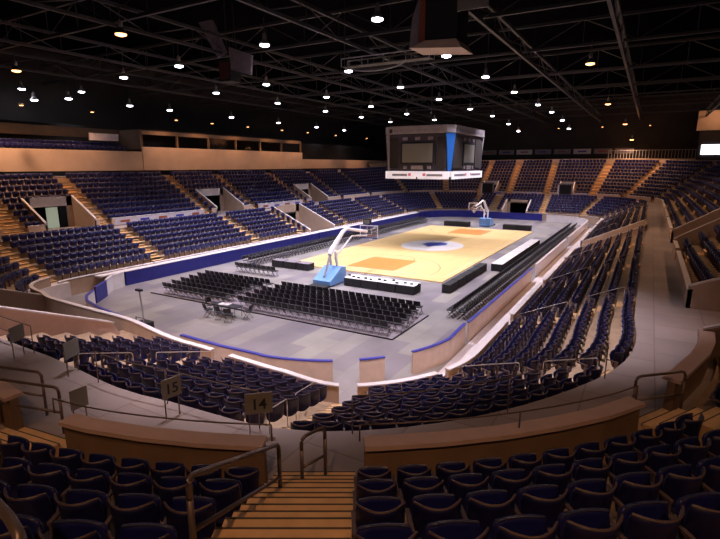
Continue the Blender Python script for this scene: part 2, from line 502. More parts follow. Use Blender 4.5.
# portals
def portal(a, b, k0, k1, level):
    mb = MB()
    if k1 == 0: return
    for t, sgn in ((a, -1), (b, 1)):
        c, n = P(t, 0); tang = (P(t + 0.01, 10, 0) - P(t - 0.01, 10, 0)).normalized() * sgn * 0.16
        tun = level == 'l' and t == a and a == L_PORTS[0][0]
        if level == 'l':
            rr = [lr(t, k) for k in range(k1 + 1)]
            poly = [P(t, rr[0] - 0.16, 0), P(t, rr[-1], 0), P(t, rr[-1], LZ(k1) + 0.75 if k1 < LN else CZ + (0.7 if tun else 0.5)), P(t, rr[0] + (0.9 if tun else -0.16), LZ(0) + (0.75 if tun else 0.5))]
            if tun: tang = tang * 3.2
        else:
            r1 = ur(t, k1); UR = URf(t)
            poly = [P(t, UR, CZ), P(t, r1, CZ), P(t, r1, UZ(t, k1) + 0.85), P(t, UR, CZ + 0.95)]
        mb.prism(poly, tang, 'cap' if tun else 'tan' if level == 'u' else 'beige')
        # pale sloping coping
        n2 = len(poly)
        p, q = Vector(poly[3]), Vector(poly[2])
        mb.prism([p, q, q + Vector((0, 0, 0.07)), p + Vector((0, 0, 0.07))], tang * 1.3, 'white')
    # back wall with opening
    if level == 'l': rb = lr((a + b) / 2, k1); zf = 0; zt = CZ + 0.5 if k1 == LN else LZ(k1) + 0.7; zd = min(zt - 0.5, 3.4)
    else: rb = ur((a + b) / 2, k1); zf = CZ; zt = UZ((a + b) / 2, k1) + 0.85; zd = CZ + 2.15
    L = b - a
    for (u0, u1, z0, z1, m) in ((0, 0.12, zf, zt, 'tan'), (0.88, 1, zf, zt, 'tan'), (0, 1, zd, zt, 'white' if level == 'u' else 'tan')):
        wall_ring(mb, rb - 0.02, 0.15, z0, z1, a + L * u0, a + L * u1, m)
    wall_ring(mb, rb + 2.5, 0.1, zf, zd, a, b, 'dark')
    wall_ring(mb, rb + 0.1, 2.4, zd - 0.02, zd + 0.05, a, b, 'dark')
    return mb
for i, (a, b, k0, k1) in enumerate(L_PORTS):
    m_ = portal(a, b, k0, k1, 'l')
    if m_: struct(m_, 'wall_portal', 'sloping side walls of an entrance cut into the lower seats')
for i, (a, b, k0, k1) in enumerate(U_PORTS):
    m_ = portal(a, b, k0, k1, 'u')
    if m_: struct(m_, 'wall_portal', 'sloping side walls of a concourse entrance in the upper seats')
# lit partition inside the left portal
mb = MB(); mb.box((-32.2, YL + 18.5 + 0.6, 5.0), (1.1, 0.1, 2.05), 'doorlight'); o = mb.build('lit_doorway')
tag(o, 'pale green lit doorway glowing inside the entrance at upper left', 'doorway')

# ------------------------------------------------------------------ outer shell
mb = MB(); mb.box((-3, 0, 24.2), (160, 110, 0.3), 'dark'); struct(mb, 'ceiling', 'black ceiling over the arena')
for nm, c, d in (('wall_left', (-3, 44, 12), (150, 0.4, 24.4)), ('wall_right', (-3, -42, 12), (150, 0.4, 24.4)), ('wall_far', (64, 0, 12), (0.4, 90, 24.4)), ('wall_near', (-75, 0, 12), (0.4, 90, 24.4))):
    mb = MB(); mb.box(c, d, 'darkwall'); struct(mb, nm, 'dark outer wall of the arena')

# left balcony wall: beige band above the top row
YB = YL + 15.2 + 0.82 * 9 + 0.9
mb = MB()
mb.box((-42.5, YB, 10.65), (48.6, 0.25, 2.3), 'beige')
mb.box((-42.5, YB + 2.6, 10.9), (48.6, 5.0, 0.2), 'tread')
mb.box((-42.5, YB + 5.0, 12.9), (48.6, 0.25, 4.0), 'darkwall')
mb.box((-42.5, YB + 4.2, 14.0), (48.6, 0.3, 1.1), 'brown')
struct(mb, 'wall_balcony', 'beige balcony wall above the top row at left')
mb = MB()
mb.box((-1.6, YB - 0.1, 10.95), (33.2, 0.25, 2.9), 'beige')
mb.box((-1.6, YB + 2.4, 12.3), (33.2, 4.8, 0.2), 'tread')
mb.box((-1.6, YB + 0.2, 14.2), (33.2, 0.3, 0.5), 'brown')
mb.box((-1.6, YB + 3.0, 14.5), (33.2, 6.0, 0.15), 'darkwall')
mb.box((-1.6, YB + 5.0, 13.2), (33.2, 0.25, 2.4), 'darkwall')
for i in range(7): mb.box((-18.0 + i * 5.5, YB + 0.15, 13.2), (0.2, 0.3, 2.0), 'brown')
mb.box((-18.1, YB + 2.5, 13.3), (0.3, 5, 2.4), 'brown')
struct(mb, 'wall_suites', 'beige front wall of the glazed suites above the left stand')
mb = MB(); mb.box((36, YB + 0.4, 10.4), (42, 0.25, 1.7), 'beige'); mb.box((36, YB + 5, 12), (42, 0.3, 5), 'darkwall')
struct(mb, 'wall_balcony', 'beige balcony wall above the far part of the left stand')
for i in range(6):
    mb = MB(); mb.box((-15.4 + i * 5.5, YB + 0.1, 13.1), (5.1, 0.04, 1.5), 'glass')
    struct(mb, 'window_%d' % (i + 1), 'dark glass pane of a suite above the left stand')
# far end top: rail wall
TOPR = 15.2 + 0.82 * 11
mb = MB(); ring(mb, TOPR + 0.4, lambda t: UZ(t, 11), TOPR + 0.4, lambda t: UZ(t, 11) + 0.45, tFL(30), tR(-20) + TT, 'tan')
wall_ring(mb, TOPR + 0.5, 0.12, lambda t: UZ(t, 11), lambda t: UZ(t, 11) + 0.5, tFL(30), TT - 0.01, 'beige')
wall_ring(mb, TOPR + 0.5, 0.12, lambda t: UZ(t, 11), lambda t: UZ(t, 11) + 0.5, 0, tR(-25), 'beige')
struct(mb, 'wall_top', 'low beige wall along the top row of the far stand')

mb = MB(); mb.box((58.4, -36, 18.5), (0.4, 12.4, 3.6), 'beige'); struct(mb, 'wall_press', 'beige lit wall of the press level at far right')
mb = MB(); mb.box((58.2, -34.4, 13.1), (0.2, 7.0, 1.9), 'window'); struct(mb, 'window_9', 'bright white lit window above the far right stand')
mb = MB(); mb.box((58.6, -34.4, 13.5), (0.5, 8.0, 6.2), 'darkwall'); struct(mb, 'wall_press', 'dark wall below the press level at far right')

# ------------------------------------------------------------------ roof trusses
ZT = 20.0
def truss(p0, p1, h=1.5, step=4.0, r=0.045, name='ceiling_beam'):
    p0, p1 = Vector(p0), Vector(p1)
    mb = MB(); d = p1 - p0; n = max(2, int(d.length / step)); up = Vector((0, 0, h))
    ang = math.atan2(d.y, d.x)
    for q in (0, h):
        c = (p0 + p1) / 2 + Vector((0, 0, q))
        mb.box(c, (d.length, 0.22, 0.22), 'truss', ang)
    for i in range(n):
        a = p0 + d * (i / n); b = p0 + d * ((i + 1) / n)
        if i % 2: mb.tube([a, b + up], r, 'truss', 4)
        else: mb.tube([a + up, b], r, 'truss', 4)
        mb.tube([a, a + up], r * 0.8, 'truss', 4)
    return struct(mb, name, 'dark steel roof truss')
for x in (-47, -35.5, -23.5, -11.5, 1, 14, 27, 40, 53):
    truss((x, -41, ZT), (x, 43, ZT), 2.0)
for y in (-31, -20, -12.5, -2, 9, 20, 31):
    truss((-70, y, ZT - 0.7), (62, y, ZT - 0.7), 1.3)
# catwalk with pale edge rail
mb = MB()
mb.box((-22.0, -3.9, 18.1), (1.0, 7.8, 0.08), 'truss')
for q in (-0.5, 0.5):
    mb.tube([(-22 + q, -7.8, 18.7), (-22 + q, 0, 18.7)], 0.05, 'lightrail', 6)
    for k in range(5): mb.tube([(-22 + q, -7.8 + k * 1.95, 18.1), (-22 + q, -7.8 + k * 1.95, 18.7)], 0.035, 'lightrail', 6)
for k in (0, 4): mb.tube([(-22, -7.8 + k * 1.95, 18.1), (-22, -7.8 + k * 1.95, 24.04)], 0.04, 'truss', 6)
mb.tube([(-22.55, -3.3 + 2.6 * math.cos(a), 18.1 - 0.6 * math.sin(a)) for a in [PI * k / 12 for k in range(13)]], 0.05, 'lightrail', 6)
o = mb.build('catwalk'); tag(o, 'short pale railed catwalk with a sagging cable under the roof trusses', 'catwalk')

# ------------------------------------------------------------------ ceiling lamps
def make_lamp(warm):
    t = empty('ceiling_lamp')
    mb = MB(); mb.lathe((0, 0, 0.42), [(0.10, 0.0), (0.15, 0.03), (0.15, 0.36), (0.07, 0.42), (0.04, 0.5)], 'sbframe', 12); mb.build('lamp_housing', t, True)
    mb = MB(); mb.lathe((0, 0, 0.0), [(0.38, 0.0), (0.40, 0.02), (0.30, 0.22), (0.14, 0.42)], 'truss' if warm else 'lightrail', 16); mb.build('lamp_reflector', t, True)
    mb = MB(); mb.lathe((0, 0, -0.03), [(0.20, -0.10), (0.34, -0.05), (0.37, 0.0), (0.37, 0.03)], 'lampwarm' if warm else 'lamp', 16); mb.build('lamp_lens', t, True)
    mb = MB(); mb.tube([(0, 0, 0.9), (0, 0, 1.9)], 0.03, 'truss', 6); mb.build('hanging_rod', t)
    KIDS[t.name] = list(t.children)
    return t
LW = bpy.data.lights.new('lamp_light', 'SPOT'); LW.energy = WHITE_LAMP_W; LW.color = (0.90, 0.85, 1.0); LW.spot_size = R(100); LW.spot_blend = 0.8; LW.shadow_soft_size = 0.35
LV = LW.copy(); LV.energy = WHITE_LAMP_W * 0.05
LC = LW.copy(); LC.energy = CONCOURSE_LAMP_W; LC.spot_size = R(62); LC.color = (1.0, 0.84, 0.90)
LO = bpy.data.lights.new('warm_lamp_light', 'SPOT'); LO.energy = WARM_LAMP_W; LO.color = (1.0, 0.60, 0.36); LO.spot_size = R(140); LO.spot_blend = 0.8; LO.shadow_soft_size = 0.3
rowname = {-7.4: 'rightmost row over the court', 3.1: 'row above the middle of the court', 15.2: 'row above the left sideline', 25.0: 'row over the left stand', 37.0: 'row above the suites'}
lamps = []
for y, xs in ((-7.4, (-30, -17.9, -6.6, 5.8, 20.7, 32.5, 44.5, 54)), (3.1, (-28.4, -16.3, -4.8, 7.4, 21, 34, 46, 55)),
              (15.2, (-26.2, -14.2, -2.2, 10, 23, 36, 48)), (25.0, (-25, -12.3, -0.4, 12, 24, 36)), (37.0, (-24, -16, -9.7, 2.4, 14.3, 26.4, 37))):
    for i, x in enumerate(xs): lamps.append((x, y, 19.0 - max(0, x - 40) * 0.10 - (1.2 if y > 30 else 0), 'white round ceiling lamp, %s from the near end, %s' % (ordw(i + 1), rowname[y])))
proto = None
for x, y, z in ((-27, 41, 18.8), (-25.8, 41, 17.7), (-20.5, 40, 19.2)): lamps.append((x, y, z, 'white ceiling lamp high over the left balcony, the %s of three' % ('topmost left' if x == -27 else 'lowest' if z < 18 else 'rightmost')))
for x, y, z, lb in lamps:
    if proto is None: o = proto = make_lamp(False)
    else: o = copy_tree(proto)
    o.location = (x, y, z); tag(o, lb, 'lamp', 'white ceiling lamps')
    l = bpy.data.objects.new('lamp_light', LV if y > 20 or x > 33 else LW); COL.objects.link(l); l.parent = o; l.location = (0, 0, -0.2)
for n_, (x, y) in enumerate(((-43.5, -7.4), (-48.5, -13.0), (-41.0, -19.5), (-50.0, -1.0))):  # lamps above the view, added to brighten the near concourse
    o = copy_tree(proto); o.location = (x, y, 19.0); tag(o, 'added white ceiling lamp over the near concourse, %s from the court' % ordw(n_ + 1), 'lamp', 'white ceiling lamps')
    l = bpy.data.objects.new('lamp_light', LC); COL.objects.link(l); l.parent = o; l.location = (0, 0, -0.2); l.rotation_euler = (R(4), -R(11), 0)
proto = None
warm = [(-36.3, 8.9, 18.8, 'large orange glowing ceiling lamp at upper left'), (-33.7, 28.1, 18.6, 'orange ceiling lamp at the far left edge'),
        (-9.6, -17.5, 18.8, 'orange ceiling lamp, nearest of the row over the right stand'), (21.3, -16.8, 18.6, 'orange ceiling lamp, second of the row over the right stand'),
        (47, -18.0, 17.6, 'orange ceiling lamp, third of the row over the right stand'), (57, -19, 15.2, 'orange ceiling lamp low over the far right corner')]
for x, y, z, lb in warm:
    if proto is None: o = proto = make_lamp(True)
    else: o = copy_tree(proto)
    o.location = (x, y, z); tag(o, lb, 'lamp', 'orange ceiling lamps')
    l = bpy.data.objects.new('lamp_light', LO); COL.objects.link(l); l.parent = o; l.location = (0, 0, -0.2)
# warm wash fittings added to light walls, steps and concourse
def wash(loc, aim, e, size=100, col=(1.0, 0.52, 0.27)):
    t = empty('added_wash_lamp', loc)
    mb = MB(); mb.box((0, 0, 0), (0.35, 0.35, 0.16), 'truss'); mb.box((0, 0, -0.1), (0.25, 0.25, 0.04), 'lampwarm'); mb.build('lamp_body', t)
    d = bpy.data.lights.new('wash_light', 'SPOT'); d.energy = e; d.color = col; d.spot_size = R(size); d.spot_blend = 0.9; d.shadow_soft_size = 0.2
    l = bpy.data.objects.new('wash_light', d); COL.objects.link(l); l.parent = t; l.location = (0, 0, -0.15)
    v = Vector(aim) - Vector(loc); l.rotation_euler = v.to_track_quat('-Z', 'Y').to_euler()
    return t

# ------------------------------------------------------------------ hanging speakers and panels
t = empty('hanging_speaker', (-27, 8.2, 18.0))
mb = MB(); mb.box((0.6, 0.55, -0.1), (1.2, 1.3, 1.7), 'black'); mb.box((-0.03, 0.55, -0.1), (0.06, 1.0, 1.3), 'darkred'); mb.build('speaker_box', t)
mb = MB(); mb.prism([(0, 3.3, 4.0), (0, 1.7, 4.0), (0, 0.3, 1.3), (0, 1.3, 1.0)], (0.2, 0, 0), 'bannerdim'); mb.build('side_panel', t)
mb = MB(); mb.prism([(0, 0, 1.7), (0, -2.5, 0.8), (0, -2.3, -0.7), (0, -0.2, -0.1)], (0.2, 0, 0), 'bannerdim'); mb.build('side_panel', t)
mb = MB(); mb.tube([(0.4, -0.5, 1.2), (0.4, -0.2, 6.04)], 0.04, 'truss', 6); mb.tube([(0.8, 1, 0.7), (0.8, 1, 6.04)], 0.04, 'truss', 6); mb.build('hanging_rod', t)
tag(t, 'dark speaker cluster with two grey panels hanging at upper left', 'speaker')
t = empty('hanging_speaker', (-31, -12, 17.0))
mb = MB(); mb.box((0.95, 0.0, 1.7), (1.9, 1.9, 3.4), 'black'); mb.build('speaker_box', t)
mb = MB(); mb.prism([(-0.1, 1.9, -0.2), (-0.1, -1.3, -0.5), (-0.1, -0.95, 0.0), (-0.1, 0.9, 0.1)], (2.1, 0, 0), 'tan'); mb.build('bottom_tray', t)
mb = MB(); mb.prism([(0, 0.96, 0.1), (0, 1.35, 0.05), (0, 1.25, 3.0), (0, 0.96, 3.0)], (1.7, 0, 0), 'red'); mb.build('side_panel', t)
mb = MB(); mb.prism([(-0.05, 1.36, 0.05), (-0.05, 1.9, -0.15), (-0.05, 1.75, 1.4), (-0.05, 1.28, 2.6)], (0.9, 0, 0), 'bannerdim'); mb.build('side_panel', t)
mb = MB(); mb.tube([(0.9, 0, 3.4), (0.9, 0, 7.04)], 0.05, 'truss', 6); mb.build('hanging_rod', t)
tag(t, 'large dark speaker cluster with rusty side panel at top centre', 'speaker')
mb = MB(); mb.box((-31.3, -13.9, 19.3), (0.1, 1.7, 2.0), 'signgrey'); mb.tube([(-31.3, -13.8, 20.3), (-31.3, -13.8, 24.05)], 0.04, 'truss', 6)
o = mb.build('hanging_screen'); tag(o, 'grey hanging screen beside the large speaker at top', 'screen')

# ------------------------------------------------------------------ scoreboard
t = empty('scoreboard', (1.3, 0.8, 8.5))
W2, D2, HB = 4.3, 6.2, 6.1
def sb_body():
    mb = MB(); c = 0.75
    poly = [(-D2 + c, -W2), (D2 - c, -W2), (D2, -W2 + c), (D2, W2 - c), (D2 - c, W2), (-D2 + c, W2), (-D2, W2 - c), (-D2, -W2 + c)]
    mb.prism([(x * 0.96, y * 0.96, 0.95) for x, y in poly], (0, 0, HB - 1.7), 'sbdark')
    return mb, poly
mb, poly = sb_body(); mb.build('scoreboard_body', t)
mb = MB(); mb.prism([(x * 1.03, y * 1.03, HB - 0.85) for x, y in poly], (0, 0, 0.85), 'sbframe'); mb.build('top_band', t)
for (sx, sy) in ((-1, 0), (0, -1), (1, 0), (0, 1)):
    rz = math.atan2(sy, sx) ; dist = D2 if sx else W2; half = (W2 if sx else D2) - 0.8
    def q(mb_pts): return [Matrix.Rotation(rz, 3, 'Z') @ Vector(p) for p in mb_pts]
    def panel(y0, y1, z0, z1, d, m, nm, parent=t, th=0.08):
        mb = MB(); mb.prism(q([(dist * 0.96 + d, y0, z0), (dist * 0.96 + d, y1, z0), (dist * 0.96 + d, y1, z1), (dist * 0.96 + d, y0, z1)]), Matrix.Rotation(rz, 3, 'Z') @ Vector((th, 0, 0)), m); return mb.build(nm, parent)
    panel(-2.15, 2.15, 1.75, 4.3, 0.06, 'black', 'screen_frame')
    panel(-1.9, 1.9, 1.95, 4.1, 0.12, 'screen', 'video_screen')
    for s in (-1, 1):
        panel(*sorted((s * 0.1, s * (half + 0.45))), 0.05, 0.92, 0.05, 'ad', 'advert_panel')
        panel(*sorted((s * 0.75, s * 1.1)), 0.4, 0.7, 0.14, 'adpink', 'advert_mark', th=0.02)
        panel(*sorted((s * 1.25, s * (half - 0.3))), 0.38, 0.62, 0.14, 'bannerdim', 'advert_mark', th=0.02)
        panel(*sorted((s * 2.5, s * (half + 0.1))), 1.3, 4.8, 0.03, 'darkwall', 'stat_panel')
        panel(*sorted((s * 1.3, s * 1.75)), 1.2, 1.55, 0.08, 'sbframe', 'digit_panel')
    panel(-0.75, 0.75, 1.15, 1.6, 0.1, 'sbframe', 'clock_panel')
    for k in (-1.6, 0, 1.6): panel(k - 0.3, k + 0.3, 4.5, 4.85, 0.08, 'bannerdim', 'digit_panel')
    # raised letter-like marks on the top band
    mb = MB(); x = half - 0.2
    dz = dist * 1.03
    mb.prism(q([(dz, -half, 5.35), (dz, -half + 0.4, 5.35), (dz, -half + 0.4, 5.8), (dz, -half, 5.8)]), Matrix.Rotation(rz, 3, 'Z') @ Vector((0.03, 0, 0)), 'ink')
    x = -half + 0.65
    while x < half - 0.6:
        wd = random.choice((0.2, 0.26, 0.3)); mb.prism(q([(dz, x, 5.42), (dz, x + wd, 5.42), (dz, x + wd, 5.72), (dz, x, 5.72)]), Matrix.Rotation(rz, 3, 'Z') @ Vector((0.02, 0, 0)), 'bannerdim'); x += wd + 0.1
    mb.build('band_lettering', t)
for sx in (-1, 1):
    for sy in (-1, 1):
        a = Vector((sx * (D2 + .03), sy * (W2 - 0.75), 5.15)); b = Vector((sx * (D2 - 0.75), sy * (W2 + .03), 5.15)); m_ = (a + b) / 2
        lo = (m_ * 0.97); lo.z = 0.95
        dlt = (b - a) * 0.18
        mb = MB(); mb.prism([a, b, lo + dlt, lo - dlt], Vector((sx * 0.08, sy * 0.08, 0)), 'bluewedge' if sx == sy else 'sbframe'); mb.build('corner_panel', t)
for k in (-2, 2):
    mb = MB(); mb.tube([(k, 0, HB), (k, 0, 11.5)], 0.06, 'truss', 6); mb.build('hoist_cable', t)
tag(t, 'four-sided hanging video scoreboard over the centre of the court', 'scoreboard')

# ------------------------------------------------------------------ basketball court
t = empty('basketball_court', (0, 0, 0))
mb = MB(); mb.box((0.1, 0.2, 0.055), (38.7, 16.9, 0.09), 'wood'); mb.build('maple_floor', t)
ZC = 0.102
def flat(mb, x0, x1, y0, y1, m, z=ZC): mb.add([(x0, y0, z), (x1, y0, z), (x1, y1, z), (x0, y1, z)], [(0, 1, 2, 3)], m)
def arc(mb, cx, cy, r, wd, a0, a1, m, z=ZC + 0.002, n=40):
    vs = []
    for i in range(n + 1):
        a = a0 + (a1 - a0) * i / n
        vs += [(cx + (r - wd / 2) * math.cos(a), cy + (r - wd / 2) * math.sin(a), z), (cx + (r + wd / 2) * math.cos(a), cy + (r + wd / 2) * math.sin(a), z)]
    mb.add(vs, [(2 * i, 2 * i + 1, 2 * i + 3, 2 * i + 2) for i in range(n)], m)
CX, CY = 17.4, 0.2
for s in (-1, 1): mb = MB(); flat(mb, *sorted((s * CX, s * (CX - 5.9))), CY - 2.7, CY + 2.6, 'paintorange'); o = mb.build('painted_lane', t); o['label'] = 'orange painted lane'
mb = MB(); n = 48
mb.add([(-0.7 + 4.4 * math.cos(2 * PI * i / n), CY + 3.9 * math.sin(2 * PI * i / n), ZC) for i in range(n)], [tuple(range(n))], 'paintwhite'); o = mb.build('centre_disc', t); o['label'] = 'white centre disc'
mb = MB()
mb.add([(-1.9, CY + 0.1, ZC + .003), (-0.6, CY - 0.9, ZC + .003), (0.2, CY - 1.5, ZC + .003), (1.7, CY - 1.2, ZC + .003), (2.0, CY - 0.1, ZC + .003), (1.0, CY + 1.4, ZC + .003), (-0.5, CY + 1.5, ZC + .003), (-1.2, CY + 0.8, ZC + .003)], [tuple(range(8))], 'paintblue')
o = mb.build('centre_logo', t); o['label'] = 'blue logo on the centre disc'
mb = MB()
for y in (-7.7, 8.1): flat(mb, -CX, CX, y - 0.03, y + 0.03, 'paintwhite', ZC + .001)
for s in (-1, 1):
    flat(mb, s * CX - 0.03, s * CX + 0.03, -7.7, 8.1, 'paintwhite', ZC + .001)
    arc(mb, s * (CX - 5.7), CY, 2.25, 0.06, PI / 2 if s > 0 else -PI / 2, 3 * PI / 2 if s > 0 else PI / 2, 'paintdark')
    arc(mb, s * (CX - 1.5), CY, 6.5, 0.07, PI / 2 if s > 0 else -PI / 2, 3 * PI / 2 if s > 0 else PI / 2, 'paintdark')
    for yy in (-6.5, 6.5): flat(mb, *sorted((s * CX, s * (CX - 1.5))), CY + yy - .03, CY + yy + .03, 'paintdark', ZC + .001)
flat(mb, -0.03, 0.03, -7.7, 8.1, 'paintdark', ZC + .004)
mb.build('court_lines', t)
tag(t, 'pale maple basketball court with orange lanes and white centre disc', 'court')

def goal(s, label):
    t = empty('basketball_goal', (-18.6 if s < 0 else 17.9, CY, 0), 0 if s < 0 else PI)
    t.scale = (1.0, 1.05, 1.1)   # local +x points into court
    mb = MB()   # base with padding, behind baseline
    bx0, bx1 = -7.0, -4.5
    mb.prism([(bx0, -0.85, 0.12), (bx1, -0.85, 0.12), (bx1, -0.85, 1.25), (bx1 - 0.7, -0.85, 1.35), (bx0, -0.85, 0.45)], (0, 1.7, 0), 'skyblue'); o = mb.build('padded_base', t); o['label'] = 'light blue padded wedge base'
    mb = MB(); mb.box((bx0 - 0.3, 0, 0.09), (2.0, 1.6, 0.16), 'black'); mb.build('counterweight', t)
    mb = MB()
    mb.tube([(-5.0, -0.3, 1.2), (-5.3, -0.3, 2.6)], 0.11, 'white', 8); mb.tube([(-5.0, 0.3, 1.2), (-5.3, 0.3, 2.6)], 0.11, 'white', 8)
    mb.tube([(-6.6, 0, 0.7), (-5.4, 0, 2.7)], 0.09, 'lightrail', 8)
    mb.build('mast', t)
    mb = MB(); mb.tube([(-5.7, 0, 2.3), (-5.3, 0, 2.7), (-3.6, 0, 3.9), (-2.9, 0, 4.1)], [0.2, 0.22, 0.17, 0.14], 'white', 8)
    mb.tube([(-2.9, 0, 4.1), (-0.4 + 1.2, 0, 3.5)], 0.13, 'white', 8)
    mb.tube([(-5.0, 0, 1.9), (-2.0, 0, 3.4), (0.8, 0, 3.15)], 0.07, 'white', 6); mb.build('boom_arm', t)
    mb = MB(); mb.box((1.22, 0, 3.43), (0.03, 1.83, 1.07), 'glass'); b = mb.build('backboard', t)
    mb = MB()
    for y in (-0.92, 0.92): mb.box((1.22, y, 3.43), (0.06, 0.06, 1.12), 'white')
    for z in (2.9, 3.96): mb.box((1.22, 0, z), (0.06, 1.84, 0.07), 'white')
    for y in (-0.3, 0.3): mb.box((1.24, y, 3.38), (0.02, 0.05, 0.45), 'white')
    for z in (3.16, 3.6): mb.box((1.24, 0, z), (0.02, 0.6, 0.05), 'white')
    mb.box((1.22, 0, 2.88), (0.08, 1.86, 0.1), 'blue')
    mb.build('board_frame', b)
    mb = MB(); mb.tube([(1.62 + 0.23 * math.cos(a), 0.23 * math.sin(a), 3.05) for a in [2 * PI * i / 16 for i in range(16)]], 0.02, 'red', 6, True)
    mb.box((1.32, 0, 3.03), (0.16, 0.16, 0.06), 'red'); o = mb.build('rim', t); o['label'] = 'red orange hoop'
    mb = MB()
    for i in range(12):
        a = 2 * PI * i / 12; a2 = a + 2 * PI / 12
        mb.tube([(1.62 + 0.22 * math.cos(a), 0.22 * math.sin(a), 3.04), (1.62 + 0.14 * math.cos(a2), 0.14 * math.sin(a2), 2.75), (1.62 + 0.11 * math.cos(a), 0.11 * math.sin(a), 2.6)], 0.008, 'paintwhite', 4)
    mb.build('net', t)
    mb = MB(); mb.box((0.9, 0, 4.35), (0.3, 0.75, 0.5), 'black'); mb.box((0.74, 0, 4.35), (0.04, 0.6, 0.36), 'screen'); mb.tube([(0.9, 0, 4.1), (0.9, 0, 3.5)], 0.04, 'lightrail', 6); mb.build('shot_clock', t)
    return tag(t, label, 'basketball goal', 'basketball goals')
goal(-1, 'portable basketball goal with white arm at the near end of the court')
goal(1, 'portable basketball goal with blue base at the far end of the court')

# ------------------------------------------------------------------ tables round the court
def table(x0, x1, y0, y1, label, top='paintwhite', h=0.75, group='skirted courtside tables', leds=False):
    cx, cy = (x0 + x1) / 2, (y0 + y1) / 2
    t = empty('courtside_table', (cx, cy, 0)); L, W_ = x1 - x0, y1 - y0
    mb = MB(); mb.box((0, 0, h - 0.02), (L, W_, 0.04), top); mb.build('tabletop', t)
    mb = MB(); long_x = L > W_; n = max(6, int(max(L, W_) / 0.25))
    # pleated skirt
    pts = []
    per = [(-L / 2, -W_ / 2), (L / 2, -W_ / 2), (L / 2, W_ / 2), (-L / 2, W_ / 2)]
    for i in range(4):
        a, b = Vector(per[i]), Vector(per[(i + 1) % 4]); m_ = max(2, int((b - a).length / 0.15)); nn = Vector((b.y - a.y, a.x - b.x)).normalized()
        for k in range(m_): pts.append((a + (b - a) * k / m_) + nn * (0.02 if k % 2 else 0.0) - nn * 0.0)
    vs = []; 
    for p in pts: vs += [(p.x * 0.995, p.y * 0.995, 0.03), (p.x * 0.995, p.y * 0.995, h - 0.03)]
    m_ = len(pts); mb.add(vs, [(2 * i, 2 * ((i + 1) % m_), 2 * ((i + 1) % m_) + 1, 2 * i + 1) for i in range(m_)], 'black')
    mb.build('table_skirt', t)
    return tag(t, label, 'table', group)
def papers(n, x0, x1, y0, y1, z, label, grp):
    for i in range(n):
        x = random.uniform(x0, x1) if x1 - x0 > y1 - y0 else random.uniform(x0, x1); y = y0 + (y1 - y0) * (i + 0.5) / n if y1 - y0 > x1 - x0 else random.uniform(y0, y1)
        if x1 - x0 > y1 - y0: x = x0 + (x1 - x0) * (i + 0.5) / n
        mb = MB(); mb.box((x, y, z + 0.06), (0.16, 0.24, 0.12), 'ink', random.uniform(-0.5, 0.5), (0.5, 0.9)); o = mb.build('telephone')
        tag(o, label % ordw(i + 1), 'telephone', grp)
names = ['leftmost', 'second', 'third', 'fourth', 'rightmost']
ys = [(-1.3 - i * 1.65, -1.3 - i * 1.65 - 1.58) for i in range(4)]
for i, (a, b) in enumerate(ys):
    table(-24.4, -23.0, b, a, 'black skirted white-topped table at the near baseline, %s from the basketball goal' % ordw(i + 1))
papers(12, -24.2, -23.3, -8.3, -1.1, 0.75, 'small dark telephone on the near baseline tables, %s from the left', 'telephones on the near baseline tables')
for i in range(7):
    x = -12.0 + i * 2.7
    table(x, x + 2.6, -11.6, -10.5, 'long white-topped scorer table on the right sideline, %s from the near end' % ordw(i + 1), group='scorer tables on the right sideline')
for i in range(5):
    x = -22.4 + i * 2.1
    t_ = table(x, x + 2.0, -10.1, -9.4, 'low black advertising table on the right sideline, %s from the near corner' % ordw(i + 1), 'black', 0.7, 'black tables along the right sideline')
for i in range(4):
    y = (-7.6, -5.4, 2.4, 4.6)[i]
    table(20.6, 21.8, y, y + 2.1, 'black skirted table at the far baseline, %s from the right' % ordw(i + 1), 'black', 0.8, 'black tables at the far baseline')
for i in range(3):
    table(-21.2, -20.2, 5.0 + i * 1.6 - 0.2, 6.4 + i * 1.6 - 0.2, 'dark table at the near left court corner, %s from the goal' % ordw(i + 1), 'bannerdim', 0.72, 'dark tables at the near left corner')

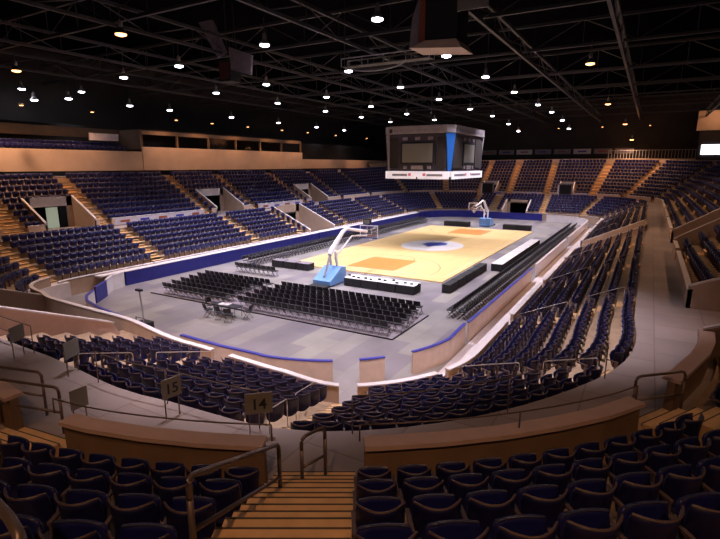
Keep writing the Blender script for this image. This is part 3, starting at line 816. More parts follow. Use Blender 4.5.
# ------------------------------------------------------------------ folding chairs on the floor
def make_chair():
    t = empty('folding_chair')
    mb = MB(); mb.prism([(-0.2, -0.2, 0.43), (0.2, -0.2, 0.43), (0.22, 0.2, 0.46), (-0.22, 0.2, 0.46)], (0, 0, 0.04), 'blackchair'); mb.build('seat', t)
    mb = MB()
    vs = []; fs = []
    for j in range(3):
        z = 0.58 + j * 0.15
        for i in range(5):
            x = -0.22 + i * 0.11; y = -0.25 - j * 0.03 - 0.04 * (1 - (x / 0.22) ** 2)
            vs += [(x * (0.92 if j == 2 else 1), y, z), (x * (0.92 if j == 2 else 1), y + 0.03, z)]
    idx = lambda i, j, k: (j * 5 + i) * 2 + k
    for j in range(2):
        for i in range(4):
            fs.append((idx(i, j, 0), idx(i + 1, j, 0), idx(i + 1, j + 1, 0), idx(i, j + 1, 0)))
            fs.append((idx(i, j, 1), idx(i, j + 1, 1), idx(i + 1, j + 1, 1), idx(i + 1, j, 1)))
    for i in range(4):
        for j in (0, 2): fs.append((idx(i, j, 0), idx(i + 1, j, 0), idx(i + 1, j, 1), idx(i, j, 1)))
    for j in range(2):
        for i in (0, 4): fs.append((idx(i, j, 0), idx(i, j, 1), idx(i, j + 1, 1), idx(i, j + 1, 0)))
    mb.add(vs, fs, 'blackchair'); mb.build('backrest', t)
    for s in (-1, 1):
        mb = MB(); mb.tube([(s * 0.22, 0.2, 0), (s * 0.22, -0.17, 0.5), (s * 0.22, -0.29, 0.86)], 0.014, 'chairleg', 4); mb.build('leg', t)
        mb = MB(); mb.tube([(s * 0.2, -0.26, 0), (s * 0.2, 0.14, 0.43)], 0.014, 'chairleg', 4); mb.build('leg', t)
    for c in t.children: c.data.transform(Matrix.Scale(1.13, 4))
    KIDS[t.name] = list(t.children)
    return t
chair_slots = []      # (x, y, rz, label, group)
CB0 = -33.7
for r_ in range(6):
    x = CB0 + r_ * 1.0
    y = 9.6 + r_ * 0.12
    n = 0
    while y > -10.6:
        if not (1.9 < y < 3.1):
            n += 1
            chair_slots.append((x, y, -PI / 2, 'black folding chair, %s from the left, %s of six rows facing the near baseline' % (ordw(n), ordw(r_ + 1)), 'chairs in the six rows behind the near baseline'))
        y -= 0.58
more_slots = []
for r_ in range(2):
    x = -28.3
    n = 0
    while x < 28:
        n += 1
        more_slots.append((x, -12.3 - r_ * 0.85, 0.0, 'black chair, %s from the near end, %s row before the right boards' % (ordw(n), ordw(r_ + 1)), 'chairs in two rows along the right sideline')); x += 0.56
for r_ in range(2):
    x = -22
    while x < 24:
        more_slots.append((x, 11.3 + r_ * 0.85, PI, '', '')); x += 0.56
for r_ in range(1):
    for n in range(9): chair_slots.append((-24.6 - 0.3 * r_, 10.6 - n * 0.56, -PI / 2, 'chrome-legged chair, %s from the left in the short row near the court corner' % ordw(n + 1), 'chairs in the short row near the court corner'))
tcx, tcy = -35.6, 1.1
for n, (dx, dy, rz, lb) in enumerate(((-0.9, 0.9, -PI / 2 - .3, 'left near'), (-0.9, -0.2, -PI / 2, 'middle near'), (-1.0, -1.1, -PI / 2 + .4, 'right near'), (0.0, 1.6, PI, 'left end'), (0.1, -1.7, 0.2, 'right end'))):
    chair_slots.append((tcx + dx, tcy + dy, rz, 'black chair pulled up to the folding table, at its %s side' % lb, 'chairs round the folding table'))
left_n = 300 - len(chair_slots)
indiv = chair_slots + more_slots[:left_n]
rest = more_slots[left_n:]
proto = None
for x, y, rz, lb, g in indiv:
    if proto is None: o = proto = make_chair()
    else: o = copy_tree(proto)
    o.location = (x, y, 0.0); o.rotation_euler = (0, 0, rz); tag(o, lb, 'chair', g)
def instanced_mesh(name, tv, tf, tm, mats, mats4, smooth=False):
    """many copies of one template joined by numpy; mats4 a list of (x, y, z, rz)"""
    tv = np.array(tv); n = len(mats4); nv = len(tv)
    A = np.array(mats4); ca, sa = np.cos(A[:, 3])[:, None], np.sin(A[:, 3])[:, None]
    X = tv[None, :, 0] * ca - tv[None, :, 1] * sa + A[:, 0:1]
    Y = tv[None, :, 0] * sa + tv[None, :, 1] * ca + A[:, 1:2]
    Z = np.repeat(tv[None, :, 2], n, 0) + A[:, 2:3]
    co = np.stack([X, Y, Z], -1).reshape(-1, 3)
    sizes = np.array([len(f) for f in tf]); loops = np.concatenate([np.array(f) for f in tf])
    L = (loops[None, :] + (np.arange(n) * nv)[:, None]).reshape(-1)
    S = np.tile(sizes, n); st = np.concatenate([[0], np.cumsum(S)[:-1]])
    me = bpy.data.meshes.new(name)
    me.vertices.add(len(co)); me.vertices.foreach_set('co', co.reshape(-1))
    me.loops.add(len(L)); me.loops.foreach_set('vertex_index', L)
    me.polygons.add(len(S)); me.polygons.foreach_set('loop_start', st); me.polygons.foreach_set('loop_total', S)
    for m in mats: me.materials.append(M[m])
    me.polygons.foreach_set('material_index', np.tile(np.array(tm), n))
    me.update(calc_edges=True); me.validate()
    o = bpy.data.objects.new(name, me); COL.objects.link(o)
    return o
def template(o):
    """verts, faces, mat idx, mats of a thing's parts"""
    v, f, mi, ms = [], [], [], []
    for c in KIDS[o.name]:
        me = c.data; n = len(v); v += [tuple(c.matrix_basis @ q.co) for q in me.vertices]
        for p in me.polygons:
            nm = [k for k in M if M[k] == me.materials[p.material_index]][0]
            if nm not in ms: ms.append(nm)
            f.append([i + n for i in p.vertices]); mi.append(ms.index(nm))
    return v, f, mi, ms
v, f, mi, ms = template(proto)
o = instanced_mesh('distant_folding_chairs', v, f, mi, ms, [(x, y, 0, rz) for x, y, rz, _, _ in rest])
tag(o, 'further black chairs in rows along both sidelines of the court', 'chair', kind='stuff')
# mat under the chair block
mb = MB(); mb.prism([(-34.35, 10.9, 0.005), (-34.35, -10.9, 0.005), (-28.8, -10.9, 0.005), (-28.8, 13.4, 0.005)], (0, 0, 0.02), 'bannerdim'); mb.box((-34.35, 0, 0.04), (0.07, 21.8, 0.07), 'black'); mb.box((-31.6, -10.9, 0.04), (5.5, 0.07, 0.07), 'black')
o = mb.build('floor_mat'); tag(o, 'thin dark-edged mat under the rows of black folding chairs', 'mat')
# folding table with papers
t = empty('folding_table', (tcx, tcy, 0))
mb = MB(); mb.box((0, 0, 0.73), (0.8, 2.2, 0.04), 'ink'); mb.build('tabletop', t)
for sx in (-1, 1):
    for sy in (-1, 1): mb = MB(); mb.tube([(sx * 0.33, sy * 0.95, 0), (sx * 0.33, sy * 0.95, 0.71)], 0.02, 'chairleg', 6); mb.build('leg', t)
tag(t, 'black folding table standing before the rows of chairs', 'table')
mb = MB(); mb.box((tcx, tcy + 0.25, 0.765), (0.5, 0.8, 0.03), 'paintwhite', 0.2); mb.box((tcx + 0.1, tcy + 0.15, 0.79), (0.3, 0.4, 0.02), 'banner', 0.6)
o = mb.build('paper_stack'); tag(o, 'white papers lying on the black folding table', 'papers')
# ------------------------------------------------------------------ dasher boards
def boards(pts, z0, z1, m, cap, label, panels=True, th=0.12, post=True, outm=None):
    """board run along a list of 2d points"""
    o = empty('rink_board', (*pts[0], 0)); base = Vector((*pts[0], 0))
    def strip(z0, z1, wd, m, nm, off=0.0):
        mb = MB(); P2 = [Vector((*p, 0)) - base for p in pts]; sec = []
        for i, p in enumerate(P2):
            d = (P2[min(i + 1, len(P2) - 1)] - P2[max(i - 1, 0)]).normalized(); n = Vector((-d.y, d.x, 0)) * wd / 2
            c = p + Vector((-d.y, d.x, 0)) * off
            sec += [c - n + Vector((0, 0, z0)), c + n + Vector((0, 0, z0)), c + n + Vector((0, 0, z1)), c - n + Vector((0, 0, z1))]
        fs = []
        for i in range(len(P2) - 1):
            for k in range(4): fs.append((i * 4 + k, i * 4 + (k + 1) % 4, i * 4 + 4 + (k + 1) % 4, i * 4 + 4 + k))
        e = (len(P2) - 1) * 4; fs += [(0, 1, 2, 3), (e + 3, e + 2, e + 1, e)]
        mb.add(sec, fs, m); return mb.build(nm, o)
    strip(z0, z1, th, m, 'board_panel'); strip(z1, z1 + 0.06, th + 0.06, cap, 'cap_rail')
    return tag(o, label, 'rink board', 'boards around the rink floor')
def arcpts(cx, cy, r, a0, a1, n=10): return [(cx + r * math.cos(R(a0 + (a1 - a0) * i / n)), cy + r * math.sin(R(a0 + (a1 - a0) * i / n))) for i in range(n + 1)]
boards([(-42.2, -2.1), (-42.3, -5), (-42.2, -7.5)] + arcpts(-34.3, -6.9, 8.0, 187, 212, 6), 0, 1.15, 'boardtan', 'bluecap', 'curved tan board with blue top, left of the two gaps')
boards(arcpts(-34.3, -6.9, 8.0, 221, 230, 3), 0, 1.15, 'boardtan', 'bluecap', 'short tan board with blue top standing between the two gaps')
boards(arcpts(-34.3, -6.9, 8.0, 241, 262, 6) + [(-32.6, -14.7)], 0, 1.15, 'boardtan', 'bluecap', 'curved tan board with blue top, right of the two gaps')
boards([(-32.3, -14.8), (-14.8, -14.8)], 0, 1.15, 'boardtan', 'bluecap', 'long straight tan board before the right stand')
boards([(-12.6, -14.8), (6, -14.8)], 0, 1.15, 'white', 'white', 'white board with blue patches halfway along the right stand')
boards([(8, -14.8), (28.8, -14.8)], 0, 1.1, 'white', 'white', 'far white board along the right stand')
boards([(-33.8, 14.9), (-5, 14.9)], 0, 1.2, 'blue', 'white', 'long blue-covered board under the left stand')
boards([(-4.9, 14.9), (28.8, 14.9)], 0, 1.2, 'blue', 'white', 'far blue-covered board under the left stand')
boards([(-36.5, 13.4), (-35.4, 14.4), (-33.95, 14.9)], 0, 1.2, 'white', 'white', 'white board panel at the near end of the left boards')
boards([(-36.7, 13.1), (-38.4, 11.8)], 0, 1.2, 'blue', 'bluecap', 'short blue board panel beside the white panel')
boards([(-38.7, 11.5), (-39.9, 10.4), (-40.6, 9.2), (-41.1, 7.3), (-41.5, 4.8), (-41.8, 2.2), (-42.1, 0.7)], 0, 1.1, 'white', 'bluecap', 'curved board with blue top in the near left corner')
boards(arcpts(29, 6.9, 8.0, 90, 0, 8) + [(37.0, -6.4)], 0, 1.2, 'blue', 'bluecap', 'blue board along the far end of the floor')
boards(arcpts(29, -6.9, 8.0, 358, 270, 8), 0, 1.15, 'white', 'white', 'white curved board in the far right corner')
# white ledge between left boards and the first row
mb = MB(); mb.box((-3.5, 15.5, 1.17), (65, 1.1, 0.12), 'white'); struct(mb, 'trim_1', 'white ledge above the blue boards at left')
mb = MB(); ring(mb, 6.2, 1.2, 7.1, 1.2, tNL(120), tNL(90), 'white'); ring(mb, 6.2, 0, 6.2, 1.2, tNL(120), tNL(90), 'white'); struct(mb, 'trim_2', 'white ledge in the near left corner')
# low steel trolley / pole near left
t = empty('lamp_stand', (-40.6, 3.2, 0)); mb = MB(); mb.tube([(0, 0, 0.3), (0.1, 0.35, 2.5)], 0.05, 'lightrail', 6); mb.build('pole', t)
mb = MB(); mb.box((0.1, 0.38, 2.55), (0.2, 0.5, 0.12), 'ink'); mb.build('lamp_head', t)
mb = MB(); mb.box((0, 0, 0.35), (0.7, 0.9, 0.5), 'black'); mb.tube([(-.4, -.6, 0), (-.4, -.6, 1.0), (-.4, .2, 1.0), (-.4, .2, 0)], 0.03, 'iron', 6); mb.build('cart', t)
tag(t, 'pale pole standing on a black cart beside the near left boards', 'stand')
# folding stool near right walkway
t = empty('lone_folding_chair', (-41.0, -15.9, 0.0), 0.6)
mb = MB(); mb.box((0, 0, 0.45), (0.4, 0.38, 0.04), 'ink'); mb.build('seat', t)
for s in (-1, 1):
    mb = MB(); mb.tube([(s * .18, -.22, 0), (s * .18, .18, .44)], .014, 'chairleg', 6); mb.build('leg', t)
    mb = MB(); mb.tube([(s * .18, .22, 0), (s * .18, -.18, .44), (s * .18, -.24, .8)], .014, 'chairleg', 6); mb.build('leg', t)
mb = MB(); mb.box((0, -0.23, 0.72), (0.38, 0.03, 0.16), 'ink'); mb.build('backrest', t)
tag(t, 'single dark folding chair alone on the pale walkway', 'chair')

# ------------------------------------------------------------------ stadium seats
def seat_parts():
    """local: x width, +y towards the rink, origin on the tread under the back"""
    parts = {}
    def shell(NX, NJ, fz, fy, fx, th, m, mbx):
        vs = []; fs = []
        for j in range(NJ + 1):
            for i in range(NX + 1):
                u = -1 + 2 * i / NX; q = j / NJ
                z = fz(u, q); y = fy(u, q); x = fx(u, q)
                vs += [(x, y, z), (x, y + th, z)]
        I = lambda i, j, k: (j * (NX + 1) + i) * 2 + k
        for j in range(NJ):
            for i in range(NX):
                fs.append((I(i, j, 0), I(i + 1, j, 0), I(i + 1, j + 1, 0), I(i, j + 1, 0)))
                fs.append((I(i, j, 1), I(i, j + 1, 1), I(i + 1, j + 1, 1), I(i + 1, j, 1)))
        for i in range(NX):
            for j in (0, NJ): fs.append((I(i, j, 0), I(i + 1, j, 0), I(i + 1, j, 1), I(i, j, 1)))
        for j in range(NJ):
            for i in (0, NX): fs.append((I(i, j, 0), I(i, j, 1), I(i, j + 1, 1), I(i, j + 1, 0)))
        mbx.add(vs, fs, m)
    PR = [(0.36, -0.115, 0.80), (0.40, -0.05, 0.95), (0.60, -0.055, 1.0), (0.78, -0.08, 1.0), (0.85, -0.10, 0.97)]
    pq = lambda q: PR[int(round(q * 4))]
    mb = MB(); shell(6, 4, lambda u, q: pq(q)[0] + (0.05 * abs(u) ** 3 if q < 0.3 else 0), lambda u, q: pq(q)[1] + 0.14 * u * u, lambda u, q: u * 0.245 * pq(q)[2], 0.025, 'navy', mb); parts['backrest'] = mb
    mb = MB(); mb.tube([(u * 0.238, -0.088 + 0.14 * u * u, 0.852) for u in [-1 + i / 4 for i in range(9)]], 0.0125, 'rim', 5); parts['back_rim_highlight'] = mb  # brown tube painted as the warm-lit top edge of the back
    PQ = [(0.40, 0.09, 0.9), (0.44, 0.12, 1.0), (0.74, 0.21, 1.0), (0.80, 0.20, 0.92)]
    pp = lambda q: PQ[int(round(q * 3))]
    mb = MB(); shell(4, 3, lambda u, q: pp(q)[0], lambda u, q: pp(q)[1] - 0.03 * u * u, lambda u, q: u * 0.225 * pp(q)[2], 0.035, 'navy_pan', mb); parts['seat_pan'] = mb
    mb = MB(); mb.tube([(u * 0.205, 0.205 - 0.03 * u * u, 0.802) for u in [-1 + i / 2 for i in range(5)]], 0.0125, 'edge', 5); parts['pan_edge_highlight'] = mb  # paler tube painted as the sheen along the folded pan
    mb = MB(); x = -0.262
    mb.prism([(x - .012, -0.04, 0), (x - .012, 0.05, 0), (x - .012, 0.05, 0.56), (x - .012, -0.04, 0.56)], (0.024, 0, 0), 'iron')
    mb.prism([(x - .012, -0.08, 0), (x - .012, 0.14, 0), (x - .012, 0.14, 0.02), (x - .012, -0.08, 0.02)], (0.024, 0, 0), 'iron'); parts['standard'] = mb
    mb = MB(); mb.prism([(x - .022, -0.05, 0.565), (x - .022, 0.24, 0.60), (x - .022, 0.26, 0.625), (x - .022, -0.05, 0.60)], (0.044, 0, 0), 'iron'); parts['armrest'] = mb
    return parts
SP = seat_parts()
SS = 1.17
for q in SP.values(): q.v = [(a * SS, b * SS, c * SS) for a, b, c in q.v]
LEN = {}
def block_seats(level, i, aisles, ports):
    """seats of the block between aisle i and i+1, row by row"""
    (ta, w0), (tb, w1) = aisles[i], aisles[(i + 1) % len(aisles)]
    if tb < ta: tb += TT
    t0, t1 = ta, tb
    out = []
    nr = LN if level == 'l' else urows((t0 + t1) / 2)
    for k in range(nr):
        t0 = aisle_t(ta, k + 0.7, level); t1 = aisle_t(tb, k + 0.7, level)
        rf = (lambda t: lr(t, k + 1) - 0.2) if level == 'l' else (lambda t: ur(t, k + 1) - 0.27)
        N = max(8, int((t1 - t0) / 0.1)); ts = [t0 + (t1 - t0) * j / N for j in range(N + 1)]
        cum = [0]
        for a, b in zip(ts, ts[1:]): cum.append(cum[-1] + (b - a) * speed((a + b) / 2, rf((a + b) / 2)))
        Ltot = cum[-1]; s0 = w0 / 2 + 0.34; s1 = Ltot - w1 / 2 - 0.34
        n = int((s1 - s0) / 0.64) + 1
        if n < 1: continue
        pitch = (s1 - s0) / (n - 1) if n > 1 else 0
        pitch = min(pitch, 0.68)
        j = 0; idx = 0
        for q in range(n):
            s = s0 + q * pitch
            while j < N - 1 and cum[j + 1] < s: j += 1
            t = ts[j] + (ts[j + 1] - ts[j]) * (s - cum[j]) / max(1e-6, cum[j + 1] - cum[j])
            tm = t % TT
            if in_port(tm, k, ports, 0.5): continue
            if level == 'l' and tN(-3.4) < tm < tN(1.6): continue
            idx += 1
            r_ = rf(tm); p, nv = P(tm, r_)
            z = LZ(k, tm) if level == 'l' else UZ(tm, k)
            out.append((p.x, p.y, z, math.atan2(-nv.y, -nv.x) - PI / 2, level, i, k, q, n, tm, r_))
    return out
seats = []
for i in range(len(L_AISLES)): seats += block_seats('l', i, L_AISLES, L_PORTS)
for i in range(len(U_AISLES)): seats += block_seats('u', i, U_AISLES, U_PORTS)
F = Vector((math.cos(R(YAW)) * math.cos(R(PITCH)), math.sin(R(YAW)) * math.cos(R(PITCH)), -math.sin(R(PITCH))))
RT = Vector((math.sin(R(YAW)), -math.cos(R(YAW)), 0)); UPV = RT.cross(F)
def pix(p):
    d = Vector(p) - CAM; k = d.dot(F)
    if k < 0.3: return None
    return 360 + 490 * d.dot(RT) / k, 269.5 - 490 * d.dot(UPV) / k, k
vis = []; 
for s in seats:
    q = pix((s[0], s[1], s[2] + 0.75))
    dd = (Vector(s[:2]) - CAM.xy).length
    if q is None or dd < 2.0:
        continue                                   # behind the photographer
    if q[2] < 12 and (q[1] > 600 or q[0] < -60 or q[0] > 780): continue
    vis.append((q, s))
def inframe(q): return -14 < q[0] < 734 and 0 < q[1] < 548
near = sorted([v for v in vis if inframe(v[0])], key=lambda v: v[0][2])
ind = [v[1] for v in near[:300]]; ids = set(id(x) for x in ind)
rest = [v[1] for v in vis if id(v[1]) not in ids]
def block_name(level, i):
    A = U_AISLES if level == 'u' else L_AISLES
    a = A[i][0]
    near = lambda q: abs(a - q) < .1
    if level == 'u':
        if near(tNR(240)): return 'right foreground block', 'right'
        if near(tNR(210.2)): return 'left foreground block', 'right'
        if near(tNR(187.2)): return 'upper block at left edge', 'right'
        if near(tR(-22)): return 'upper block at right edge', 'far end'
        return 'upper block ' + ordw(i + 1) + ' along right', 'far end'
    if near(tNR(251)): return 'middle lower block', 'right'
    if near(tNR(203.5)): return 'lower block behind sign 14', 'right'
    if near(tN(-7.2)): return 'lower block at left edge', 'right'
    if near(tR(-32.3)): return 'nearest block of right stand', 'far end'
    return ordw(8 - i) + ' block of right stand', 'far end'
protos = {}
def make_seat():
    t = empty('stadium_seat')
    for nm in ('backrest', 'back_rim_highlight', 'pan_edge_highlight', 'seat_pan', 'standard', 'armrest'): SP[nm].build(nm, t, nm in ('backrest', 'seat_pan'))
    KIDS[t.name] = list(t.children)
    return t
proto = None
for s in ind:
    if proto is None: o = proto = make_seat()
    else: o = copy_tree(proto)
    o.location = s[:3]; o.rotation_euler = (0, 0, s[3])
    bn, side = block_name(s[4], s[5]); kk, q, n = s[6], s[7], s[8]
    fr = 'right' if True else 'left'
    lb = 'dark blue seat, %s from %s, %s row from front, %s' % (ordw(q + 1), side, ordw(kk + 1), bn)
    tag(o, lb, 'seat', 'folding seats in the ' + bn)
v, f, mi, ms = template(proto)
o = instanced_mesh('distant_stadium_seats', v, f, mi, ms, [(s[0], s[1], s[2], s[3]) for s in rest])
tag(o, 'thousands of dark blue folding seats filling the more distant stands', 'seat', kind='stuff')
# balcony seats above the beige wall at left
v2, f2, mi2, ms2 = v, f, mi, ms
for i in range(28):
    o = None
pts = [(-52 + i * 0.56, YB + 0.9, 11.45, PI) for i in range(58)] + [(-52 + i * 0.56, YB + 1.9, 11.85, PI) for i in range(58)]
o = instanced_mesh('balcony_seats', v, f, mi, ms, pts)
tag(o, 'dark seats in rows on the balcony above the beige wall', 'seat', kind='stuff')
mb = MB(); mb.box((-42.5, YB + 1.0, 11.22), (48.6, 0.9, 0.45), 'tread'); mb.box((-42.5, YB + 2.1, 11.42), (48.6, 1.2, 0.85), 'tread'); struct(mb, 'floor', 'raised step of the balcony at left')

# ------------------------------------------------------------------ railings
def rail(name, paths, r, m, label, group, cat='railing'):
    mb = MB()
    o = None; t = empty(name, paths[0][0])
    b = Vector(paths[0][0])
    for nm, pts in [(p[1], p[0]) if isinstance(p[0], list) else ('top_rail', p) for p in []]: pass
    return t
def railing(label, top, posts, group=None, mid=None, r=0.024, m='rail', name='handrail'):
    """top: list of points; posts: list of (point top, z bottom); mid: list of points"""
    b = Vector((top[0][0], top[0][1], min(p[1] for p in posts)))
    t = empty(name, b)
    loc = lambda p: Vector(p) - b
    mb = MB(); mb.tube([loc(p) for p in top], r, m, 10); mb.build('top_rail', t, True)
    if mid: mb = MB(); mb.tube([loc(p) for p in mid], r * 0.85, m, 8); mb.build('mid_rail', t, True)
    for p, zb in posts:
        mb = MB(); mb.tube([loc(p), loc((p[0], p[1], zb))], r, m, 8); mb.build('post', t, True)
    return tag(t, label, 'railing', group)
def bend(a, b, c, r=0.15, n=5):
    """rounded corner at b"""
    a, b, c = Vector(a), Vector(b), Vector(c); u = (a - b).normalized() * r; v_ = (c - b).normalized() * r
    return [b + u * (1 - k / n) ** 2 + v_ * (k / n) ** 2 for k in range(n + 1)]
def offp(t, r, off, z):
    p, n = P(t, r); tg = Vector((-n.y, n.x, 0)); p = p - tg * off; return Vector((p.x, p.y, z))   # +off towards larger t
tA = tNR(210.2)
def uz_at(t, r):
    return UZ(t, max(0, (r - ur(t, 0)) / urun(t)))
def loop_rail(label, t, oa, ra, ob, rb, h=1.1, group='handrails on the upper steps', r=0.034, m='rail'):
    za, zb = uz_at(t, ra), uz_at(t, rb)
    if rb - ra < 1.0: zb = za = min(za, zb)
    A = offp(t, ra, oa, za + h); B = offp(t, rb, ob, zb + h)
    top = [offp(t, ra, oa, za + h - 0.25)] + bend(offp(t, ra, oa, za), A, B) + bend(A, B, offp(t, rb, ob, zb)) + [offp(t, rb, ob, zb + h - 0.25)]
    mid = [offp(t, ra, oa, za + h * 0.45), offp(t, rb, ob, zb + h * 0.45)]
    return railing(label, top, [(top[0], za - 0.02), (top[-1], zb - 0.02)], group, mid, r, m)
loop_rail('large brown handrail on the left edge of the foreground steps', tA, 0.45, 17.3, 0.78, 20.3)
loop_rail('small hoop handrail in the middle at the foot of the foreground steps', tA, -0.2, 16.0, 0.2, 16.4)
loop_rail('hoop handrail at the right beside the second flight of steps', tNR(240), 0.45, 15.6, -0.9, 16.0)
loop_rail('brown handrail at the left edge before the left flight of steps', tNR(187.2), -0.2, 15.5, 1.6, 15.75)
loop_rail('rear brown handrail at the left edge', tNR(187.2), 0.95, 15.1, 2.4, 15.3)
railing('brown handrail end at the bottom left corner of the picture', [(-57.75, -19.0, 8.0), (-57.85, -19.9, 8.0)] + bend((-57.85, -19.9, 8.0), (-57.9, -20.15, 8.0), (-57.9, -20.15, 7.2), .12) + [(-57.9, -20.15, 7.6)], [((-57.75, -19.0, 8.0), 6.9), ((-57.9, -20.15, 7.6), 6.9)], None, None, 0.034)
# thin guard rails on the caps
def cap_rail(a, b, z, h, label, group, rr=None, step=2.4, m='rail', mid=False):
    n = max(2, int((b - a) / 0.6)); rf = (lambda t: URf(t) + 0.09) if rr is None else (lambda t: CRf(t) + 0.12)
    top = [P(a + (b - a) * i / n, rf(a + (b - a) * i / n), z + h) for i in range(n + 1)]
    k = max(1, int((b - a) / step)); posts = [(P(a + (b - a) * i / k, rf(a + (b - a) * i / k), z + h), z) for i in range(k + 1)]
    md = [P(a + (b - a) * i / n, rf(a + (b - a) * i / n), z + h * 0.5) for i in range(n + 1)] if mid else None
    return railing(label, top, posts, group, md, 0.016, m, 'guard_rail')
cap_rail(tNR(236.5), tNR(213.3), 4.95, 0.34, 'thin rail on the curved wall cap, right of the foreground steps', 'thin rails on the curved wall caps')
cap_rail(tNR(207.3), tNR(189.6), 4.95, 0.34, 'thin rail on the curved wall cap, left of the foreground steps', 'thin rails on the curved wall caps')
cap_rail(tNR(204), tNR(180), CZ, 0.95, 'steel guard rail along the concourse edge behind sign 14', 'guard rails along the concourse edge', 1, 2.6)
cap_rail(tN(-6.0), tN(1.8), CZ, 0.95, 'steel guard rail along the concourse edge at the left edge', 'guard rails along the concourse edge', 1, 2.2, 'rail', True)
cap_rail(tNR(246), tNR(213), CZ, 0.95, 'steel guard rail along the concourse edge behind the middle seats', 'guard rails along the concourse edge', 1, 3.6)
# lower aisle handrails
def low_rail(t, off, k0, k1, label):
    ra, rb = lr(t, k0) + .3, lr(t, k1) + .3; za, zb = LZ(k0, t), LZ(k1, t)
    A = offp(t, ra, off, za + 0.9); B = offp(t, rb, off, zb + 0.9)
    top = [offp(t, ra, off, za + .7)] + bend(offp(t, ra, off, za), A, B, .12) + bend(A, B, offp(t, rb, off, zb), .12) + [offp(t, rb, off, zb + .7)]
    railing(label, top, [(top[0], za - 0.02), (top[-1], zb - 0.02)], 'pale handrails on the lower steps', None, 0.018, 'lightrail')
for i, (t, w_) in enumerate(L_AISLES[:9]):
    nm = ['seventh', 'sixth', 'fifth', 'fourth', 'third', 'second', 'first', 'corner', 'sign 14'][i]
    low_rail(t, 0.0, 0, 3, 'pale handrail on the lower half of the %s aisle of the right stand' % nm)
    low_rail(t, 0.0, 4, 6, 'pale handrail on the upper half of the %s aisle of the right stand' % nm)
low_rail(tN(-7.2), 0, 0, 3, 'pale handrail on the lower half of the leftmost near aisle'); low_rail(tN(-7.2), 0, 4, 6, 'pale handrail on the upper half of the leftmost near aisle')
for t, nm in ((tNL(99.7), 'corner'), (tL(-29.2), 'near')): pass
# walkway rails near the stand entrance
railing('low blue grey rail across the gap at the foot of the near aisle', [(-44.4, -13.9, 0.9), (-43.2, -15.3, 0.9)], [((-44.4, -13.9, 0.9), 0), ((-43.2, -15.3, 0.9), 0)], None, [(-44.4, -13.9, 0.5), (-43.2, -15.3, 0.5)], 0.02, 'lightrail')

# ------------------------------------------------------------------ section signs
def sign(txt, x, y, zc, rz, label, w_=0.62, h_=0.5):
    t = empty('section_sign', (x, y, CZ), rz)
    mb = MB(); mb.box((0, 0, zc - CZ), (w_, 0.03, h_), 'signgrey'); p = mb.build('sign_plate', t)
    mb = MB()
    for s in (-1, 1): mb = MB(); mb.tube([(s * w_ * 0.36, 0.03, 0), (s * w_ * 0.36, 0.03, zc - CZ)], 0.016, 'rail', 6); mb.build('sign_post', t)
    if txt:
        cu = bpy.data.curves.new('sign_number', 'FONT'); cu.body = txt; cu.size = 0.36; cu.extrude = 0.004; cu.align_x = 'CENTER'; cu.align_y = 'CENTER'; cu.offset = 0.006
        cu.materials.append(M['ink'])
        tmp = bpy.data.objects.new('tmp', cu); me = bpy.data.meshes.new_from_object(tmp); bpy.data.objects.remove(tmp)
        f_ = bpy.data.objects.new('sign_number', me); COL.objects.link(f_); f_.parent = p; f_.location = (0, -0.02, zc - CZ - 0.03); f_.rotation_euler = (R(90), 0, 0)
    return tag(t, label, 'sign', 'grey section signs along the concourse')
face = lambda x, y: math.atan2(CAM.y - y, CAM.x - x) + PI / 2
sign('14', -51.3, -15.9, 4.8, face(-51.3, -15.9), 'grey section sign reading 14 above the lower seats')
sign('15', -51.75, -13.5, 4.8, face(-51.75, -13.5) + 0.5, 'smaller grey section sign left of sign 14', 0.5)
sign('', -51.5, -8.8, 4.8, face(-51.5, -8.8) + 0.9, 'blank-looking narrow grey sign turned sideways, second from left')
sign('', -51.6, -5.9, 4.8, face(-51.4, -5.9) + 0.9, 'dark narrow sign at the far left on the concourse rail')

# ------------------------------------------------------------------ advertising banners on the upper walls
sign('', -53.0, -11.7, 4.6, face(-53.0, -11.7) + 0.5, 'plain grey sign standing by the left end of the curved wall cap', 0.42)
def ban(t0, t1, label, m='banner', z0=4.12, z1=4.76, r=14.97, marks=('adpinkdim',)):
    t = empty('wall_banner', P((t0 + t1) / 2, r, 0)); b = t.location.copy()
    mb = MB(); wall_ring(mb, r - 0.02, 0.02, z0, z1, t0, t1, m); mb.v = [tuple(Vector(q) - b) for q in mb.v]; mb.build('banner_sheet', t)
    mb = MB(); L = t1 - t0; n = max(2, int(L / 2.2))
    for i in range(n):
        c = t0 + L * (i + 0.5) / n; mb2 = MB(); wall_ring(mb, r - 0.03, 0.01, z0 + 0.2, z1 - 0.2, c - 0.55, c + 0.55, 'bluecap' if i % 2 else 'red')
    mb.v = [tuple(Vector(q) - b) for q in mb.v]; mb.build('banner_mark', t)
    return tag(t, label, 'banner', 'banners along the stand walls')
ban(tL(-28.3), tL(-16.6), 'long white banner on the wall between the first two left aisles')
ban(tL(-6.3), tL(3.6), 'white and red banner beyond the second entrance of the left stand')
ban(tL(5.2) , tL(6.1), 'small white banner beside the third left entrance')
for i, (a, b, lb) in enumerate(((7.6, 3.2, 'first'), (1.4, -4.3, 'second'), (-10.6, -13.6, 'third'))):
    ban(tF(a) if a > -10 else tFR(-3), tF(b) if b > -10 else tFR(-12), 'pale banner on the far stand wall, %s from left' % lb)
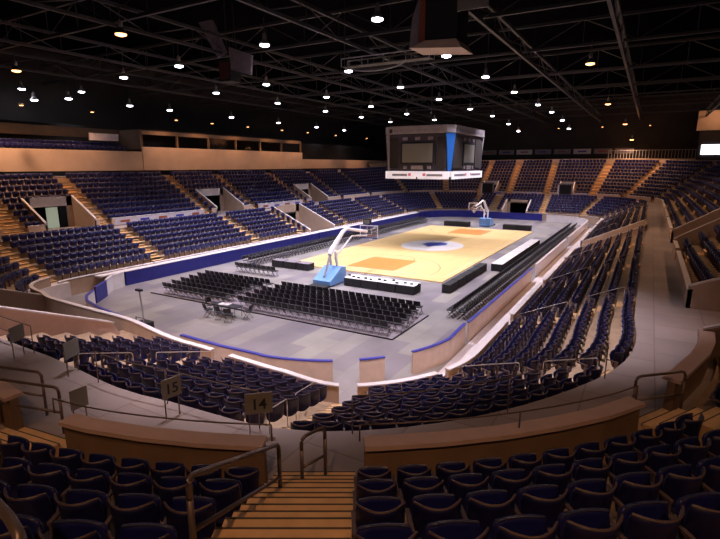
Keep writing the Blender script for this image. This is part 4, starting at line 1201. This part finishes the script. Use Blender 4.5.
# banners hanging on the far top wall
for i in range(9):
    y = 16 - i * 4.2
    mb = MB(); mb.box((63.785, y, 13.2), (0.05, 3.6, 1.1), 'bannerdim' if i % 3 else 'banner'); mb.box((63.75, y, 13.2), (0.03, 1.8, 0.3), 'red' if i % 2 else 'bluecap'); o = mb.build('hanging_banner')
    tag(o, 'grey banner hanging above the far stand, %s from the left' % ordw(i + 1), 'banner', 'banners above the far stand')
# picket rail at the top right
t = empty('picket_fence', (57.8, -22.5, 11.0))
for i in range(28):
    mb = MB(); mb.box((0, 7.5 - i * 0.56, 1.1), (0.06, 0.09, 2.2), 'lightrail'); mb.build('picket', t)
mb = MB(); mb.box((0, -0.1, 2.15), (0.08, 15.3, 0.08), 'lightrail'); mb.box((0.05, -0.1, 0.25), (0.1, 15.3, 0.5), 'beige'); mb.build('fence_rail', t)
tag(t, 'pale upright picket fence along the top of the far right stand', 'fence')
# exit panel
mb = MB(); mb.box((-22.9, YB + 0.2, 13.35), (3.6, 0.1, 0.8), 'banner'); o = mb.build('wall_panel'); tag(o, 'pale oblong panel hanging above the balcony at upper left', 'panel')
# far portal frames
for y0, lb in ((6.6, 'left'), (-8.8, 'right')):
    t = empty('portal_frame', (45.6, y0, CZ)); mb = MB()
    mb.box((0, 1.25, 1.3), (0.15, 0.3, 2.2), 'white'); mb.box((0, -1.25, 1.3), (0.15, 0.3, 2.2), 'bannerdim'); mb.box((0, 0, 2.5), (0.15, 2.8, 0.25), 'bannerdim'); mb.build('frame', t)
    mb = MB(); mb.box((0.1, 0, 1.35), (0.2, 2.2, 2.1), 'black'); mb.build('opening_shade', t)  # black sheet stands in for the shade inside the opening
    tag(t, 'pale-framed dark opening in the wall of the far stand, %s one' % lb, 'frame', 'framed openings in the far stand')

# ------------------------------------------------------------------ added wash lamps (warm)
k_ = 0
def wl(loc, aim, e, label, **kw):
    t = wash(loc, aim, e, **kw); tag(t, label, 'lamp', 'added warm wash lamps')
for i, x in enumerate((-33, -26, -15, -9, -2, 6, 13, 22, 34)):
    wl((x, YB - 3.0, 15.8), (x, YB, 10.5), 290, 'added warm lamp washing the left beige wall, %s from the near end' % ordw(i + 1), size=110)
for i, y in enumerate((10, 2, -6, -14, -22)):
    wl((50, y, 17.5), (50, y, 8), 560, 'added warm lamp above the far stand, %s from the left' % ordw(i + 1), size=120)
wl((54.5, -33, 19.8), (58.4, -32, 18.5), 160, 'added warm lamp beside the beige press wall at far right', size=120)  # added because the press wall needs light
for i, x in enumerate((20, 5, -10, -24, -36)):
    wl((x, -31.5, 15.5), (x, -26, 5), 340, 'added warm lamp above the right stand, %s from the far end' % ordw(i + 1), size=120)
for i, (x, y, ax, ay, e) in enumerate(((-61.5, -13, -55, -9, 330), (-62.5, -22.5, -54.0, -18.2, 560), (-57.0, -30, -50, -23, 330))):  # lamps behind the camera, added to light steps and seat backs
    wl((x, y, 16.5), (ax, ay, 5), e, 'unseen added warm lamp high behind the foreground seats, %s from the left' % ordw(i + 1), size=75)
